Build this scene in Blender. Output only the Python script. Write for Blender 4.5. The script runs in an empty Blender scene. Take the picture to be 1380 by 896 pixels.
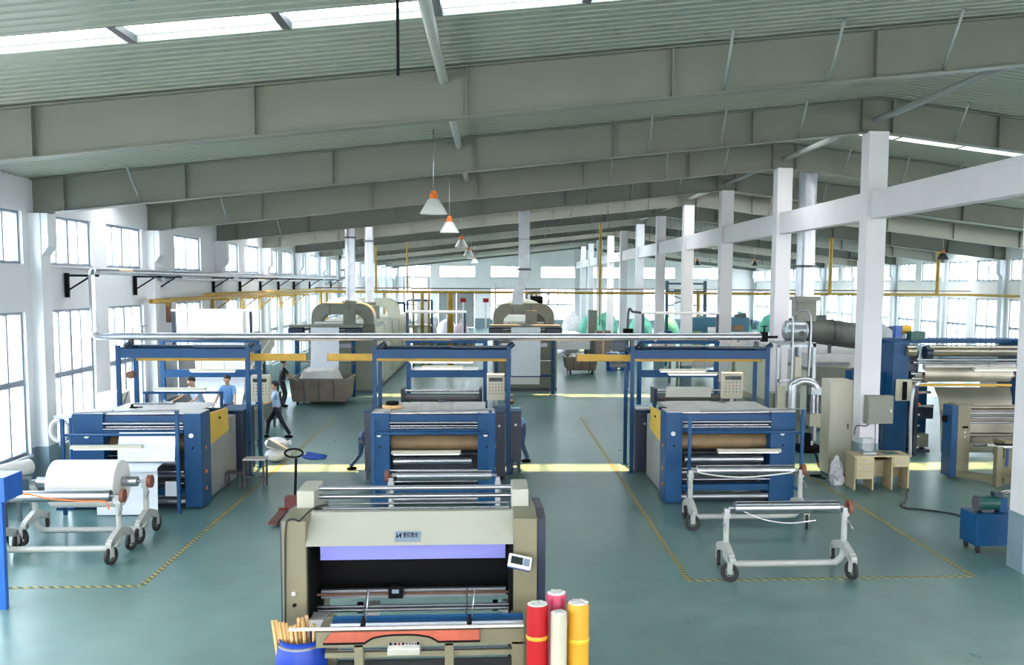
import bpy, bmesh, math, random
from mathutils import Vector, Matrix
random.seed(7)
R = math.radians
S = bpy.context.scene
C = S.collection

# ------------------------------------------------------------------ camera
F, YAW, PITCH, ROLL, CX, CY, H = 1291.1, 0.07537, -0.08689, 0.00775, 758.8, 494.0, 4.38
def _cam_axes():
    c, s = math.cos(YAW), math.sin(YAW)
    A = Matrix(((c, -s, 0), (s, c, 0), (0, 0, 1)))
    c, s = math.cos(PITCH), math.sin(PITCH)
    B = Matrix(((1, 0, 0), (0, c, s), (0, -s, c)))
    c, s = math.cos(ROLL), math.sin(ROLL)
    D = Matrix(((c, 0, s), (0, 1, 0), (-s, 0, c)))
    return D @ B @ A                       # rows: right, forward, up
M_ = _cam_axes()
cd = bpy.data.cameras.new('camera'); cam = bpy.data.objects.new('camera', cd); C.objects.link(cam)
r_, f_, u_ = M_[0], M_[1], M_[2]
m4 = Matrix(((r_[0], u_[0], -f_[0], 0), (r_[1], u_[1], -f_[1], 0), (r_[2], u_[2], -f_[2], H), (0, 0, 0, 1)))
cam.matrix_world = m4
cd.sensor_fit = 'HORIZONTAL'; cd.sensor_width = 36.0
cd.lens = F / 1380 * 36.0
cd.shift_x = (690 - CX) / 1380
cd.shift_y = (CY - 448) / 1380
cd.clip_start = 0.1; cd.clip_end = 600
S.camera = cam

# ------------------------------------------------------------------ sky, sun, exposure
S.view_settings.view_transform = 'Standard'; S.view_settings.look = 'None'
S.view_settings.gamma = 1.0; S.view_settings.use_curve_mapping = False
S.view_settings.exposure = 0.85
w = bpy.data.worlds.new('sky'); S.world = w; w.use_nodes = True
nt = w.node_tree; nt.nodes.clear()
out = nt.nodes.new('ShaderNodeOutputWorld'); bg = nt.nodes.new('ShaderNodeBackground')
geo = nt.nodes.new('ShaderNodeTexCoord'); sep = nt.nodes.new('ShaderNodeSeparateXYZ')
rmp = nt.nodes.new('ShaderNodeValToRGB')
nt.links.new(geo.outputs['Generated'], sep.inputs[0]); nt.links.new(sep.outputs['Z'], rmp.inputs[0])
rmp.color_ramp.elements[0].position = 0.0; rmp.color_ramp.elements[0].color = (0.97, 0.97, 1.0, 1)
rmp.color_ramp.elements[1].position = 1.0; rmp.color_ramp.elements[1].color = (0.90, 0.95, 1.0, 1)
nt.links.new(rmp.outputs[0], bg.inputs[0]); bg.inputs[1].default_value = 9.5
nt.links.new(bg.outputs[0], out.inputs[0])
sd = bpy.data.lights.new('sun', 'SUN'); sun = bpy.data.objects.new('sun', sd); C.objects.link(sun)
sd.energy = 36.0; sd.angle = R(2.0); sd.color = (1.0, 0.48, 0.18)
sun.rotation_euler = Vector((0.02, -0.235, -1)).to_track_quat('-Z', 'Y').to_euler()
sun.location = (0, 30, 30)
def portal(loc, rot, sx, sy):             # sky portals in the wall openings: they give no light of their own
    l = bpy.data.lights.new('sky_portal', 'AREA'); l.shape = 'RECTANGLE'; l.size = sx; l.size_y = sy
    l.cycles.is_portal = True
    o = bpy.data.objects.new('sky_portal', l); C.objects.link(o); o.location = loc; o.rotation_euler = rot
XW, XE, RX = -9.4, 26.08, 8.34            # left wall, right wall, ridge
Y0, BAY = 20.64, 6.63
YB, YF = -3.0, Y0 + 11 * BAY              # back and far walls
for z, h in ((2.35, 3.1), (5.25, 1.2)):
    for ya, yb in ((0, 30), (30, 93)):
        portal((XW - .3, (ya + yb) / 2, z), (0, R(-90), 0), h, yb - ya)
        portal((XE + .3, (ya + yb) / 2, z), (0, R(90), 0), h, yb - ya)
SKY = [(10.68, 11.32), (23.85, 24.75), (38.5, 39.5), (50.4, 52.2), (63.7, 65.5), (77.0, 78.8), (84.6, 86.2)]  # far strips widened and the last one added, unseen, to brighten the far bays
SL = 0.1134
def roofz(x): return 8.44 - SL * abs(x - RX)
for a, b in SKY:
    portal((-0.6, (a + b) / 2, 7.7), (0, -math.atan(SL), 0), 17.6, b - a)
    portal((17.3, (a + b) / 2, 7.7), (0, math.atan(SL), 0), 17.6, b - a)
portal((RX, YF + .3, 3.5), (R(-90), 0, 0), 34, 6)
portal((RX, YB - .3, 3.5), (R(90), 0, 0), 34, 6)
S.cycles.max_bounces = 8; S.cycles.diffuse_bounces = 5; S.cycles.glossy_bounces = 3
S.cycles.transparent_max_bounces = 12; S.cycles.sample_clamp_indirect = 8.0
S.cycles.caustics_reflective = False; S.cycles.caustics_refractive = False

# ------------------------------------------------------------------ materials
MT = {}
def mat(n, col, rough=.5, metal=0., var=.06, scale=3., bump=0., emit=0., stretch=None, spec=.5):
    m = bpy.data.materials.new(n); m.use_nodes = True; t = m.node_tree
    b = t.nodes['Principled BSDF']
    b.inputs['Roughness'].default_value = rough; b.inputs['Metallic'].default_value = metal
    b.inputs['Specular IOR Level'].default_value = spec
    tc = t.nodes.new('ShaderNodeTexCoord'); no = t.nodes.new('ShaderNodeTexNoise')
    no.inputs['Scale'].default_value = scale; no.inputs['Detail'].default_value = 4
    if stretch:
        mp = t.nodes.new('ShaderNodeMapping'); mp.inputs['Scale'].default_value = stretch
        t.links.new(tc.outputs['Object'], mp.inputs[0]); t.links.new(mp.outputs[0], no.inputs['Vector'])
    else: t.links.new(tc.outputs['Object'], no.inputs['Vector'])
    cr = t.nodes.new('ShaderNodeValToRGB')
    cr.color_ramp.elements[0].position = .3; cr.color_ramp.elements[1].position = .7
    cr.color_ramp.elements[0].color = [max(0, c * (1 - var * 1.6)) for c in col[:3]] + [1]
    cr.color_ramp.elements[1].color = [min(1, c * (1 + var)) for c in col[:3]] + [1]
    t.links.new(no.outputs['Fac'], cr.inputs[0]); t.links.new(cr.outputs[0], b.inputs['Base Color'])
    if bump:
        bp = t.nodes.new('ShaderNodeBump'); bp.inputs['Strength'].default_value = bump; bp.inputs['Distance'].default_value = .02
        t.links.new(no.outputs['Fac'], bp.inputs['Height']); t.links.new(bp.outputs[0], b.inputs['Normal'])
    if emit:
        b.inputs['Emission Color'].default_value = (*col[:3], 1); b.inputs['Emission Strength'].default_value = emit
    MT[n] = m; return m
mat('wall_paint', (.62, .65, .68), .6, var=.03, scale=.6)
mat('wall_paint_brightened', (.90, .87, .86), .6, var=.03, scale=.6)  # wall paint lightened to stand in for light missing at the far end
mat('wainscot', (.17, .25, .29), .5, var=.06)
mat('ceiling_liner', (.235, .265, .225), .32, metal=.0, var=.04, scale=.5, spec=.6)
mat('rafter_paint', (.135, .150, .122), .45, var=.05, scale=1.)
mat('column_paint', (.60, .60, .62), .6, var=.03, scale=1.)
mat('concrete_out', (.28, .40, .50), .9, var=.1)
mat('window_frame', (.22, .26, .31), .4, metal=.3, var=.03)
mat('blue', (.003, .055, .155), .42, var=.10, scale=2.5, spec=.3)
mat('navy', (.004, .016, .042), .4, var=.10)
mat('bright_blue', (.012, .10, .42), .35, var=.08)
mat('teal', (.01, .10, .16), .4)
mat('yellow', (.62, .40, .02), .4, var=.08)
mat('ochre', (.52, .30, .015), .45, var=.08)
mat('gas_yellow', (.42, .25, .02), .45, var=.12)
mat('cream', (.46, .45, .36), .4, var=.03)
mat('beige', (.17, .158, .095), .4, var=.05)
mat('hood_beige', (.36, .37, .31), .35, var=.03)
mat('plate_grey', (.56, .555, .55), .4, metal=.1, var=.08)
mat('steel', (.42, .44, .48), .25, metal=.95, var=.05, stretch=(.4, 6, 6))
mat('dull_steel', (.34, .36, .39), .35, metal=.8, var=.08)
mat('foil', (.29, .27, .22), .28, metal=.8, var=.15, scale=1.2, bump=.3)
mat('duct', (.46, .49, .53), .3, metal=.75, var=.08)
mat('galv', (.30, .34, .36), .35, metal=.6, var=.12)
mat('black', (.004, .004, .005), .8, spec=.15)
mat('maroon', (.10, .012, .010), .5)
mat('rubber', (.012, .012, .014), .7)
mat('cart_white', (.36, .38, .36), .4, var=.05)
mat('white', (.68, .68, .66), .7, var=.03)
mat('fabric_white', (.74, .78, .84), .9, var=.03, scale=6, bump=.1)
mat('lavender', (.20, .21, .54), .85, var=.04, stretch=(.3, 4, 4))
mat('red', (.33, .004, .007), .5, spec=.25, var=.08)
mat('pink_red', (.38, .03, .08), .35, var=.1)
mat('roll_yellow', (.55, .27, .012), .35, var=.06)
mat('roll_cream', (.42, .40, .31), .3, var=.1)
mat('tan', (.22, .15, .075), .6, var=.1)
mat('tube_tan', (.60, .38, .16), .65, var=.08)
mat('barrel_blue', (.005, .04, .33), .4, spec=.3, var=.05)
mat('red_panel', (.40, .085, .045), .35, var=.15, scale=5)
mat('brake_brown', (.17, .055, .035), .6)
mat('stenter_grey', (.165, .18, .145), .4, var=.06)
mat('stenter_cream', (.50, .52, .42), .45, var=.04)
mat('bin_plastic', (.20, .16, .13), .55, var=.15)
mat('wood', (.42, .36, .22), .5, var=.06, stretch=(1, 1, 8))
mat('dark_wood', (.17, .10, .05), .6, var=.2)
mat('green_sheet', (.10, .42, .30), .55, var=.35, scale=2, bump=.5)
mat('dark_green', (.01, .07, .06), .5)
mat('bag_white', (.75, .75, .80), .6, var=.1, scale=3, bump=.4)
mat('bag_pink', (.55, .42, .48), .6, var=.1, scale=3, bump=.4)
mat('skin', (.50, .30, .20), .6, var=.03)
mat('hair', (.006, .005, .005), .6)
mat('shirt_blue', (.13, .30, .62), .8, var=.05)
mat('shirt_pale', (.42, .55, .78), .8, var=.05)
mat('shirt_black', (.01, .01, .014), .8)
mat('trousers_dark', (.012, .016, .03), .8)
mat('trousers_blue', (.03, .07, .17), .8)
mat('orange', (.75, .16, .015), .4)
mat('lamp_shade', (.62, .66, .64), .35, var=.03)
mat('tube_light', (.9, .95, 1.0), .5, emit=1.2, var=0)
mat('screen_dark', (.02, .03, .03), .2)
mat('plate_blue', (.25, .32, .42), .4, metal=.4)
mat('cloth_blue', (.01, .05, .25), .8)
mat('purlin', (.24, .27, .26), .4)
mat('door_grey', (.27, .285, .28), .5)
mat('dark_grey', (.06, .065, .07), .5)
mat('motor_green', (.01, .08, .07), .4)
mat('rust', (.18, .09, .05), .6, var=.2)
mat('black_duct', (.10, .11, .10), .5, var=.25, scale=1.5, bump=.5)

def glassy(n, tr, gl=.08, trans=0., col=(.9, .96, 1), dcol=(.5, .55, .58, 1)):
    m = bpy.data.materials.new(n); m.use_nodes = True; t = m.node_tree; t.nodes.clear()
    o = t.nodes.new('ShaderNodeOutputMaterial'); a = t.nodes.new('ShaderNodeBsdfTransparent')
    a.inputs[0].default_value = (*[c * tr for c in col], 1)
    g = t.nodes.new('ShaderNodeBsdfGlossy'); g.inputs['Roughness'].default_value = .05
    x = t.nodes.new('ShaderNodeMixShader'); x.inputs[0].default_value = gl
    t.links.new(a.outputs[0], x.inputs[1]); t.links.new(g.outputs[0], x.inputs[2])
    last = x
    if trans:
        d = t.nodes.new('ShaderNodeBsdfTranslucent'); d.inputs[0].default_value = dcol
        y = t.nodes.new('ShaderNodeMixShader'); y.inputs[0].default_value = trans
        t.links.new(x.outputs[0], y.inputs[1]); t.links.new(d.outputs[0], y.inputs[2]); last = y
    t.links.new(last.outputs[0], o.inputs[0]); MT[n] = m
glassy('glass', .95, .06)
glassy('roof_glass', .95, .05, .25)
glassy('roof_frosted', 0, .02, 1.0, dcol=(.22, .34, .46, 1))
glassy('clear_box', .75, .15)

def floor_mat():
    m = bpy.data.materials.new('floor_epoxy'); m.use_nodes = True; t = m.node_tree; b = t.nodes['Principled BSDF']
    tc = t.nodes.new('ShaderNodeTexCoord')
    n1 = t.nodes.new('ShaderNodeTexNoise'); n1.inputs['Scale'].default_value = .35; n1.inputs['Detail'].default_value = 6
    mp = t.nodes.new('ShaderNodeMapping'); mp.inputs['Scale'].default_value = (1, .45, 1)
    t.links.new(tc.outputs['Object'], mp.inputs[0]); t.links.new(mp.outputs[0], n1.inputs['Vector'])
    n2 = t.nodes.new('ShaderNodeTexNoise'); n2.inputs['Scale'].default_value = 2.2; n2.inputs['Detail'].default_value = 8
    t.links.new(tc.outputs['Object'], n2.inputs['Vector'])
    c1 = t.nodes.new('ShaderNodeValToRGB')
    c1.color_ramp.elements[0].position = .32; c1.color_ramp.elements[1].position = .72
    c1.color_ramp.elements[0].color = (.066, .155, .152, 1); c1.color_ramp.elements[1].color = (.150, .262, .240, 1)
    t.links.new(n1.outputs['Fac'], c1.inputs[0])
    c2 = t.nodes.new('ShaderNodeValToRGB')
    c2.color_ramp.elements[0].position = .35; c2.color_ramp.elements[1].position = .75
    c2.color_ramp.elements[0].color = (.85, .85, .85, 1); c2.color_ramp.elements[1].color = (1.15, 1.12, 1.1, 1)
    t.links.new(n2.outputs['Fac'], c2.inputs[0])
    mx = t.nodes.new('ShaderNodeMix'); mx.data_type = 'RGBA'; mx.blend_type = 'MULTIPLY'; mx.inputs[0].default_value = 1
    t.links.new(c1.outputs[0], mx.inputs[6]); t.links.new(c2.outputs[0], mx.inputs[7])
    t.links.new(mx.outputs[2], b.inputs['Base Color'])
    rr = t.nodes.new('ShaderNodeMapRange'); rr.inputs[3].default_value = .22; rr.inputs[4].default_value = .42
    t.links.new(n2.outputs['Fac'], rr.inputs[0]); t.links.new(rr.outputs[0], b.inputs['Roughness'])
    b.inputs['Specular IOR Level'].default_value = .5
    MT['floor_epoxy'] = m
floor_mat()
def tape_mat():
    m = bpy.data.materials.new('hazard_tape'); m.use_nodes = True; t = m.node_tree; b = t.nodes['Principled BSDF']
    tc = t.nodes.new('ShaderNodeTexCoord'); s = t.nodes.new('ShaderNodeSeparateXYZ')
    a = t.nodes.new('ShaderNodeMath'); a.operation = 'ADD'
    mu = t.nodes.new('ShaderNodeMath'); mu.operation = 'MULTIPLY'; mu.inputs[1].default_value = 7.0
    fr = t.nodes.new('ShaderNodeMath'); fr.operation = 'FRACT'
    gt = t.nodes.new('ShaderNodeMath'); gt.operation = 'GREATER_THAN'; gt.inputs[1].default_value = .5
    mx = t.nodes.new('ShaderNodeMix'); mx.data_type = 'RGBA'
    mx.inputs[6].default_value = (.05, .07, .06, 1); mx.inputs[7].default_value = (.36, .30, .06, 1)
    t.links.new(tc.outputs['Object'], s.inputs[0]); t.links.new(s.outputs['X'], a.inputs[0]); t.links.new(s.outputs['Y'], a.inputs[1])
    t.links.new(a.outputs[0], mu.inputs[0]); t.links.new(mu.outputs[0], fr.inputs[0]); t.links.new(fr.outputs[0], gt.inputs[0])
    t.links.new(gt.outputs[0], mx.inputs[0]); t.links.new(mx.outputs[2], b.inputs['Base Color'])
    b.inputs['Roughness'].default_value = .5; MT['hazard_tape'] = m
tape_mat()

# ------------------------------------------------------------------ mesh helpers
ORG = {}
class MB:
    def __init__(s): s.v = []; s.f = []; s.sm = []
    def add(s, vs, fs, smooth=False, m=None):
        b = len(s.v)
        for p in vs:
            p = Vector(p); s.v.append(m @ p if m else p)
        for f in fs: s.f.append([b + i for i in f]); s.sm.append(smooth)
        return s
    def bb(s, x0, x1, y0, y1, z0, z1, m=None):
        vs = [(x, y, z) for x in (x0, x1) for y in (y0, y1) for z in (z0, z1)]
        return s.add(vs, [(0, 1, 3, 2), (4, 6, 7, 5), (0, 4, 5, 1), (2, 3, 7, 6), (0, 2, 6, 4), (1, 5, 7, 3)], m=m)
    def c(s, cx, cy, cz, sx, sy, sz, m=None):
        return s.bb(cx - sx / 2, cx + sx / 2, cy - sy / 2, cy + sy / 2, cz - sz / 2, cz + sz / 2, m)
    def cyl(s, p0, p1, r, r1=None, n=16, cap=True, m=None):
        p0 = Vector(p0); p1 = Vector(p1); r1 = r if r1 is None else r1
        d = (p1 - p0).normalized(); a = Vector((0, 0, 1)) if abs(d.z) < .9 else Vector((1, 0, 0))
        u = d.cross(a).normalized(); v = d.cross(u)
        vs = []
        for p, q in ((p0, r), (p1, r1)):
            for i in range(n):
                t = 2 * math.pi * i / n; vs.append(p + (u * math.cos(t) + v * math.sin(t)) * q)
        s.add(vs, [(i, (i + 1) % n, n + (i + 1) % n, n + i) for i in range(n)], True, m)
        if cap: s.add(vs, [tuple(range(n - 1, -1, -1)), tuple(range(n, 2 * n))], False, m)
        return s
    def tube(s, pts, r, n=10, m=None, sm=True):
        pts = [Vector(p) for p in pts]; rings = []
        if sm and 3 <= len(pts) < 16:
            P = [pts[0] * 2 - pts[1]] + pts + [pts[-1] * 2 - pts[-2]]; q = []
            for i in range(1, len(P) - 2):
                for t in (0, .25, .5, .75):
                    a, b, c, d = P[i - 1], P[i], P[i + 1], P[i + 2]
                    k = (b * 2 + (c - a) * t + (a * 2 - b * 5 + c * 4 - d) * t * t + (b * 3 - a - c * 3 + d) * t ** 3) * .5
                    q.append(k)
            pts = q + [pts[-1]]
        u = None
        for i, p in enumerate(pts):
            d = (pts[min(i + 1, len(pts) - 1)] - pts[max(i - 1, 0)]).normalized()
            if u is None:
                a = Vector((0, 0, 1)) if abs(d.z) < .9 else Vector((1, 0, 0)); u = d.cross(a).normalized()
            else: u = (u - d * u.dot(d)).normalized()
            v = d.cross(u); rings.append([p + (u * math.cos(2 * math.pi * k / n) + v * math.sin(2 * math.pi * k / n)) * r for k in range(n)])
        vs = [q for g in rings for q in g]
        fs = [(i * n + k, i * n + (k + 1) % n, (i + 1) * n + (k + 1) % n, (i + 1) * n + k) for i in range(len(pts) - 1) for k in range(n)]
        s.add(vs, fs, True, m); s.add(vs, [tuple(range(n - 1, -1, -1)), tuple(range(len(vs) - n, len(vs)))], False, m)
        return s
    def prism(s, poly, a0, a1, ax='y', m=None):
        n = len(poly)
        def P(p, a):
            return (p[0], a, p[1]) if ax == 'y' else (a, p[0], p[1]) if ax == 'x' else (p[0], p[1], a)
        vs = [P(p, a0) for p in poly] + [P(p, a1) for p in poly]
        return s.add(vs, [(i, (i + 1) % n, n + (i + 1) % n, n + i) for i in range(n)] + [tuple(range(n - 1, -1, -1)), tuple(range(n, 2 * n))], m=m)
    def lathe(s, prof, c=(0, 0, 0), n=24, m=None):
        c = Vector(c); vs = [c + Vector((r * math.cos(2 * math.pi * k / n), r * math.sin(2 * math.pi * k / n), z)) for r, z in prof for k in range(n)]
        return s.add(vs, [(i * n + k, i * n + (k + 1) % n, (i + 1) * n + (k + 1) % n, (i + 1) * n + k) for i in range(len(prof) - 1) for k in range(n)], True, m)
    def blob(s, c, rx, ry, rz, n=14, k=9, j=0., m=None, seed=0, flat=None):
        rnd = random.Random(seed); vs = []
        for i in range(k + 1):
            ph = math.pi * i / k
            for q in range(n):
                t = 2 * math.pi * q / n; w = 1 + j * (rnd.random() - .5) * 2
                z = math.cos(ph) * rz * w
                if flat is not None: z = max(z, flat)
                vs.append((c[0] + math.sin(ph) * math.cos(t) * rx * w, c[1] + math.sin(ph) * math.sin(t) * ry * w, c[2] + z))
        return s.add(vs, [(i * n + q, (i + 1) * n + q, (i + 1) * n + (q + 1) % n, i * n + (q + 1) % n) for i in range(k) for q in range(n)], True, m)
    def build(s, name, m, parent=None, origin=None, bevel=0., sub=0):
        if origin is None:
            if parent is not None: origin = ORG[parent.name]
            else:
                xs = [p.x for p in s.v]; ys = [p.y for p in s.v]; zs = [p.z for p in s.v]
                origin = Vector(((min(xs) + max(xs)) / 2, (min(ys) + max(ys)) / 2, min(zs)))
        origin = Vector(origin)
        me = bpy.data.meshes.new(name); me.from_pydata([p - origin for p in s.v], [], s.f)
        for p, q in zip(me.polygons, s.sm): p.use_smooth = q
        b = bmesh.new(); b.from_mesh(me); bmesh.ops.remove_doubles(b, verts=b.verts, dist=1e-5)
        bmesh.ops.recalc_face_normals(b, faces=b.faces)
        for e in b.edges:
            if len(e.link_faces) == 2 and e.calc_face_angle(0) > .6: e.smooth = False
        b.to_mesh(me); b.free()
        me.materials.append(MT[m] if isinstance(m, str) else m)
        o = bpy.data.objects.new(name, me); C.objects.link(o)
        if parent is not None: o.parent = parent
        else: o.location = origin
        ORG[o.name] = origin
        if bevel:
            bv = o.modifiers.new('bevel', 'BEVEL'); bv.width = bevel; bv.segments = 2; bv.limit_method = 'ANGLE'
        if sub:
            sb = o.modifiers.new('sub', 'SUBSURF'); sb.levels = sub; sb.render_levels = sub
        return o
def thing(name, label, cat, loc, group=None, kind=None):
    o = bpy.data.objects.new(name, None); C.objects.link(o); o.location = loc; o.empty_display_size = .2
    ORG[o.name] = Vector(loc)
    return tag(o, label, cat, group, kind)
def tag(o, label=None, cat=None, group=None, kind=None):
    if label: o['label'] = label
    if cat: o['category'] = cat
    if group: o['group'] = group
    if kind: o['kind'] = kind
    return o
def dup(r, loc, label=None, rotz=None):
    c = r.copy(); C.objects.link(c); c.location = loc
    if rotz is not None: c.rotation_euler = (0, 0, rotz)
    if label: c['label'] = label
    ORG[c.name] = Vector(loc)
    for ch in list(r.children):
        d = ch.copy(); C.objects.link(d); d.parent = c
        for g in list(ch.children):
            e = g.copy(); C.objects.link(e); e.parent = d
    return c
def ordi(n): return ['first', 'second', 'third', 'fourth', 'fifth', 'sixth', 'seventh', 'eighth', 'ninth', 'tenth', 'eleventh', 'twelfth', 'thirteenth', 'fourteenth', 'fifteenth'][n]

# ================================================================== the building
tag(MB().bb(XW - .3, XE + .3, YB - .3, YF + .3, -.12, 0).build('floor', 'floor_epoxy', origin=(0, 0, 0)), 'teal green epoxy floor of the factory hall', 'floor', kind='structure')
tag(MB().bb(-160, 180, -80, 260, -.5, -.16).build('ground', 'concrete_out', origin=(0, 0, 0)), 'pale concrete yard outside the factory windows', 'ground', kind='structure')

def wall(mb, a0, a1, z0, z1, t0, t1, openings, axis):
    """slab with rectangular openings (a0,a1,z0,z1); axis 'y' = wall runs along Y at X t0..t1"""
    A = sorted({a0, a1, *[v for o in openings for v in o[:2] if a0 < v < a1]})
    Z = sorted({z0, z1, *[v for o in openings for v in o[2:] if z0 < v < z1]})
    def solid(i, j):
        if i < 0 or j < 0 or i >= len(A) - 1 or j >= len(Z) - 1: return False
        a = (A[i] + A[i + 1]) / 2; z = (Z[j] + Z[j + 1]) / 2
        return not any(o[0] < a < o[1] and o[2] < z < o[3] for o in openings)
    def P(a, t, z): return (t, a, z) if axis == 'y' else (a, t, z)
    for i in range(len(A) - 1):
        for j in range(len(Z) - 1):
            if not solid(i, j): continue
            a, b, c, d = A[i], A[i + 1], Z[j], Z[j + 1]
            mb.add([P(a, t0, c), P(b, t0, c), P(b, t0, d), P(a, t0, d)], [(0, 1, 2, 3)])
            mb.add([P(a, t1, c), P(b, t1, c), P(b, t1, d), P(a, t1, d)], [(3, 2, 1, 0)])
            for (di, dj, p, q) in ((-1, 0, (a, c), (a, d)), (1, 0, (b, c), (b, d)), (0, -1, (a, c), (b, c)), (0, 1, (a, d), (b, d))):
                if not solid(i + di, j + dj):
                    mb.add([P(p[0], t0, p[1]), P(q[0], t0, q[1]), P(q[0], t1, q[1]), P(p[0], t1, p[1])], [(0, 1, 2, 3)])
    return mb
ZU, ZL = (4.68, 5.75), (.80, 3.72)
def bays(k): return [(Y0 + BAY * (k + .10), Y0 + BAY * (k + .44)), (Y0 + BAY * (k + .57), Y0 + BAY * (k + .93))]
winL, winR = [], []
for k in range(-3, 11):
    for side, lst in (('l', winL), ('r', winR)):
        if side == 'l' and k == 1:
            lst.append((k, 0, Y0 + BAY * 1.34, Y0 + BAY * 1.73)); continue
        for j, (a, b) in enumerate(bays(k)): lst.append((k, j, a, b))
opL = [(a, b, *z) for k, j, a, b in winL for z in (ZU, ZL)]
opR = [(a, b, *z) for k, j, a, b in winR for z in (ZU, ZL)]
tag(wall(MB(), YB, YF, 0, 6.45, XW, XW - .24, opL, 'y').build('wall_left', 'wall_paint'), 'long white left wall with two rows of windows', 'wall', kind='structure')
tag(wall(MB(), YB, YF, 0, 6.45, XE, XE + .24, opR, 'y').build('wall_right', 'wall_paint_brightened'), 'long white right wall with two rows of windows far right', 'wall', kind='structure')
farx = [(-8.9, -5.75), (-4.98, -1.5), (-.08, 3.4), (4.8, 8.2), (9.7, 13.2), (14.6, 18.1), (19.5, 23.0)]
opF = []
for i, (a, b) in enumerate(farx):
    opF.append((a, b, 4.85, 6.0))
    opF.append((-5.1, -1.6, 0.0, 3.5) if i == 1 else (a, b, .8, 3.85))
for nm, yy, sg in (('far', YF, 1), ('back', YB, -1)):
    mb = MB(); wall(mb, XW, XE, 0, 6.45, yy, yy + .24 * sg, opF, 'x')
    mb.prism([(XW, 6.45), (XE, 6.45), (RX, 8.46)], yy, yy + .24 * sg)
    tag(mb.build('wall_' + nm, 'wall_paint_brightened'), {'far': 'white far gable wall behind the machines', 'back': 'white gable wall behind the camera'}[nm], 'wall', kind='structure')
# wainscot
wz = (0, .92)
for nm, x0, x1, op in (('left', XW, XW + .015, opL), ('right', XE, XE - .015, opR)):
    mb = wall(MB(), YB, YF, 0, .92, x0, x1, op, 'y')
    tag(mb.build('baseboard_' + nm, 'wainscot'), 'blue grey painted band low on the %s wall' % nm, 'wainscot', kind='structure')
tag(wall(MB(), XW, XE, 0, .92, YF, YF - .015, opF, 'x').build('baseboard_far', 'wainscot'), 'blue grey painted band low on the far wall', 'wainscot', kind='structure')

# windows: template per size, then copies
def win_template(wd, z0, z1, low, ax):
    name = 'window_1'
    o = bpy.data.objects.new(name, None); C.objects.link(o); ORG[o.name] = Vector((0, 0, 0)); o['kind'] = 'structure'
    def q(mb, a0, a1, zz0, zz1, t):   # bar across wall thickness t about centre plane
        if ax == 'y': mb.bb(-t / 2, t / 2, a0, a1, zz0, zz1)
        else: mb.bb(a0, a1, -t / 2, t / 2, zz0, zz1)
        return mb
    f = MB(); h = z1 - z0; w2 = wd / 2
    q(f, -w2, w2, 0, .06, .1); q(f, -w2, w2, h - .06, h, .1); q(f, -w2, -w2 + .06, 0, h, .1); q(f, w2 - .06, w2, 0, h, .1)
    q(f, -.05, .05, 0, h, .09)
    rows = [(0.06, h - .06)]
    if low:
        zm = 2.28 - z0; q(f, -w2, w2, zm - .06, zm + .06, .1); rows = [(.06, zm - .06), (zm + .06, h - .06)]
    for s in (-1, 1): q(f, s * w2 / 2 - .03, s * w2 / 2 + .03, .05, h - .05, .06)
    fr = f.build('window_frame', 'window_frame', o)
    si = MB()
    if ax == 'y': si.bb(-.03, .16, -w2 - .03, w2 + .03, -.05, 0)
    else: si.bb(-w2 - .03, w2 + .03, -.16, .03, -.05, 0)
    si.build('window_sill', 'wall_paint', o)
    for (ra, rb) in rows:
        for c0, c1 in ((-w2 + .06, -w2 / 2 - .02), (-w2 / 2 + .02, -.045), (.045, w2 / 2 - .02), (w2 / 2 + .02, w2 - .06)):
            q(MB(), c0, c1, ra, rb, .012).build('pane', 'glass', o)
    return o
WN = 0
def put_windows():
    global WN
    made = {}
    def place(key, args, loc, rot, label, name=None, group=None):
        global WN
        if key not in made:
            made[key] = win_template(*args); o = made[key]; o.location = loc
        else: o = dup(made[key], loc)
        WN += 1; o.name = name or 'window_%d' % WN
        o.rotation_euler = (0, 0, rot); o['label'] = label; o['category'] = 'window'; o['kind'] = 'structure'
        if group: o['group'] = group
    for side, lst, x, rot in (('left', winL, XW - .12, 0), ('right', winR, XE + .12, math.pi)):
        for k, j, a, b in lst:
            if k < (-1 if side == 'left' else 2): continue
            single = side == 'left' and k == 1
            for row, (z0, z1) in (('upper', ZU), ('lower', ZL)):
                wd = b - a
                pos = 'only' if single else ('nearer', 'farther')[j]
                bay = 'bay before the first full frame' if k == -1 else ordi(k if side == 'left' else k - 2) + ' bay seen'
                lab = '%s %s-wall window, %s one in the %s' % (row, side, pos, bay)
                place((round(wd, 2), row), (wd, z0, z1, row == 'lower', 'y'), (x, (a + b) / 2, z0), rot, lab)
    for i, (a, b) in enumerate(farx):
        for row, z0, z1 in (('upper', 4.85, 6.0), ('lower', .8, 3.85)):
            if i == 1 and row == 'lower': continue
            place((round(b - a, 2), 'far' + row), (b - a, z0, z1, row == 'lower', 'x'), ((a + b) / 2, YF + .12, z0), 0,
                  '%s window in the far wall, %s from the left corner' % (row, ordi(i)))
put_windows()
# big grey double door in the far wall
d = thing('door_1', 'large grey double door in the far wall behind the bagged bundles', 'door', (-3.35, YF + .1, 0), kind='structure')
for x0, x1 in ((-5.08, -3.38), (-3.32, -1.62)):
    lf = MB().bb(x0, x1, YF + .05, YF + .12, .02, 3.46).build('door_leaf', 'door_grey', d)
    MB().bb((x0 + x1) / 2 - .1, (x0 + x1) / 2 + .1, YF + .02, YF + .05, 1.0, 1.06).build('door_handle', 'dull_steel', lf)
MB().bb(-3.37, -3.33, YF + .04, YF + .1, .02, 3.46).build('door_stop', 'wall_paint', d)

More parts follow.
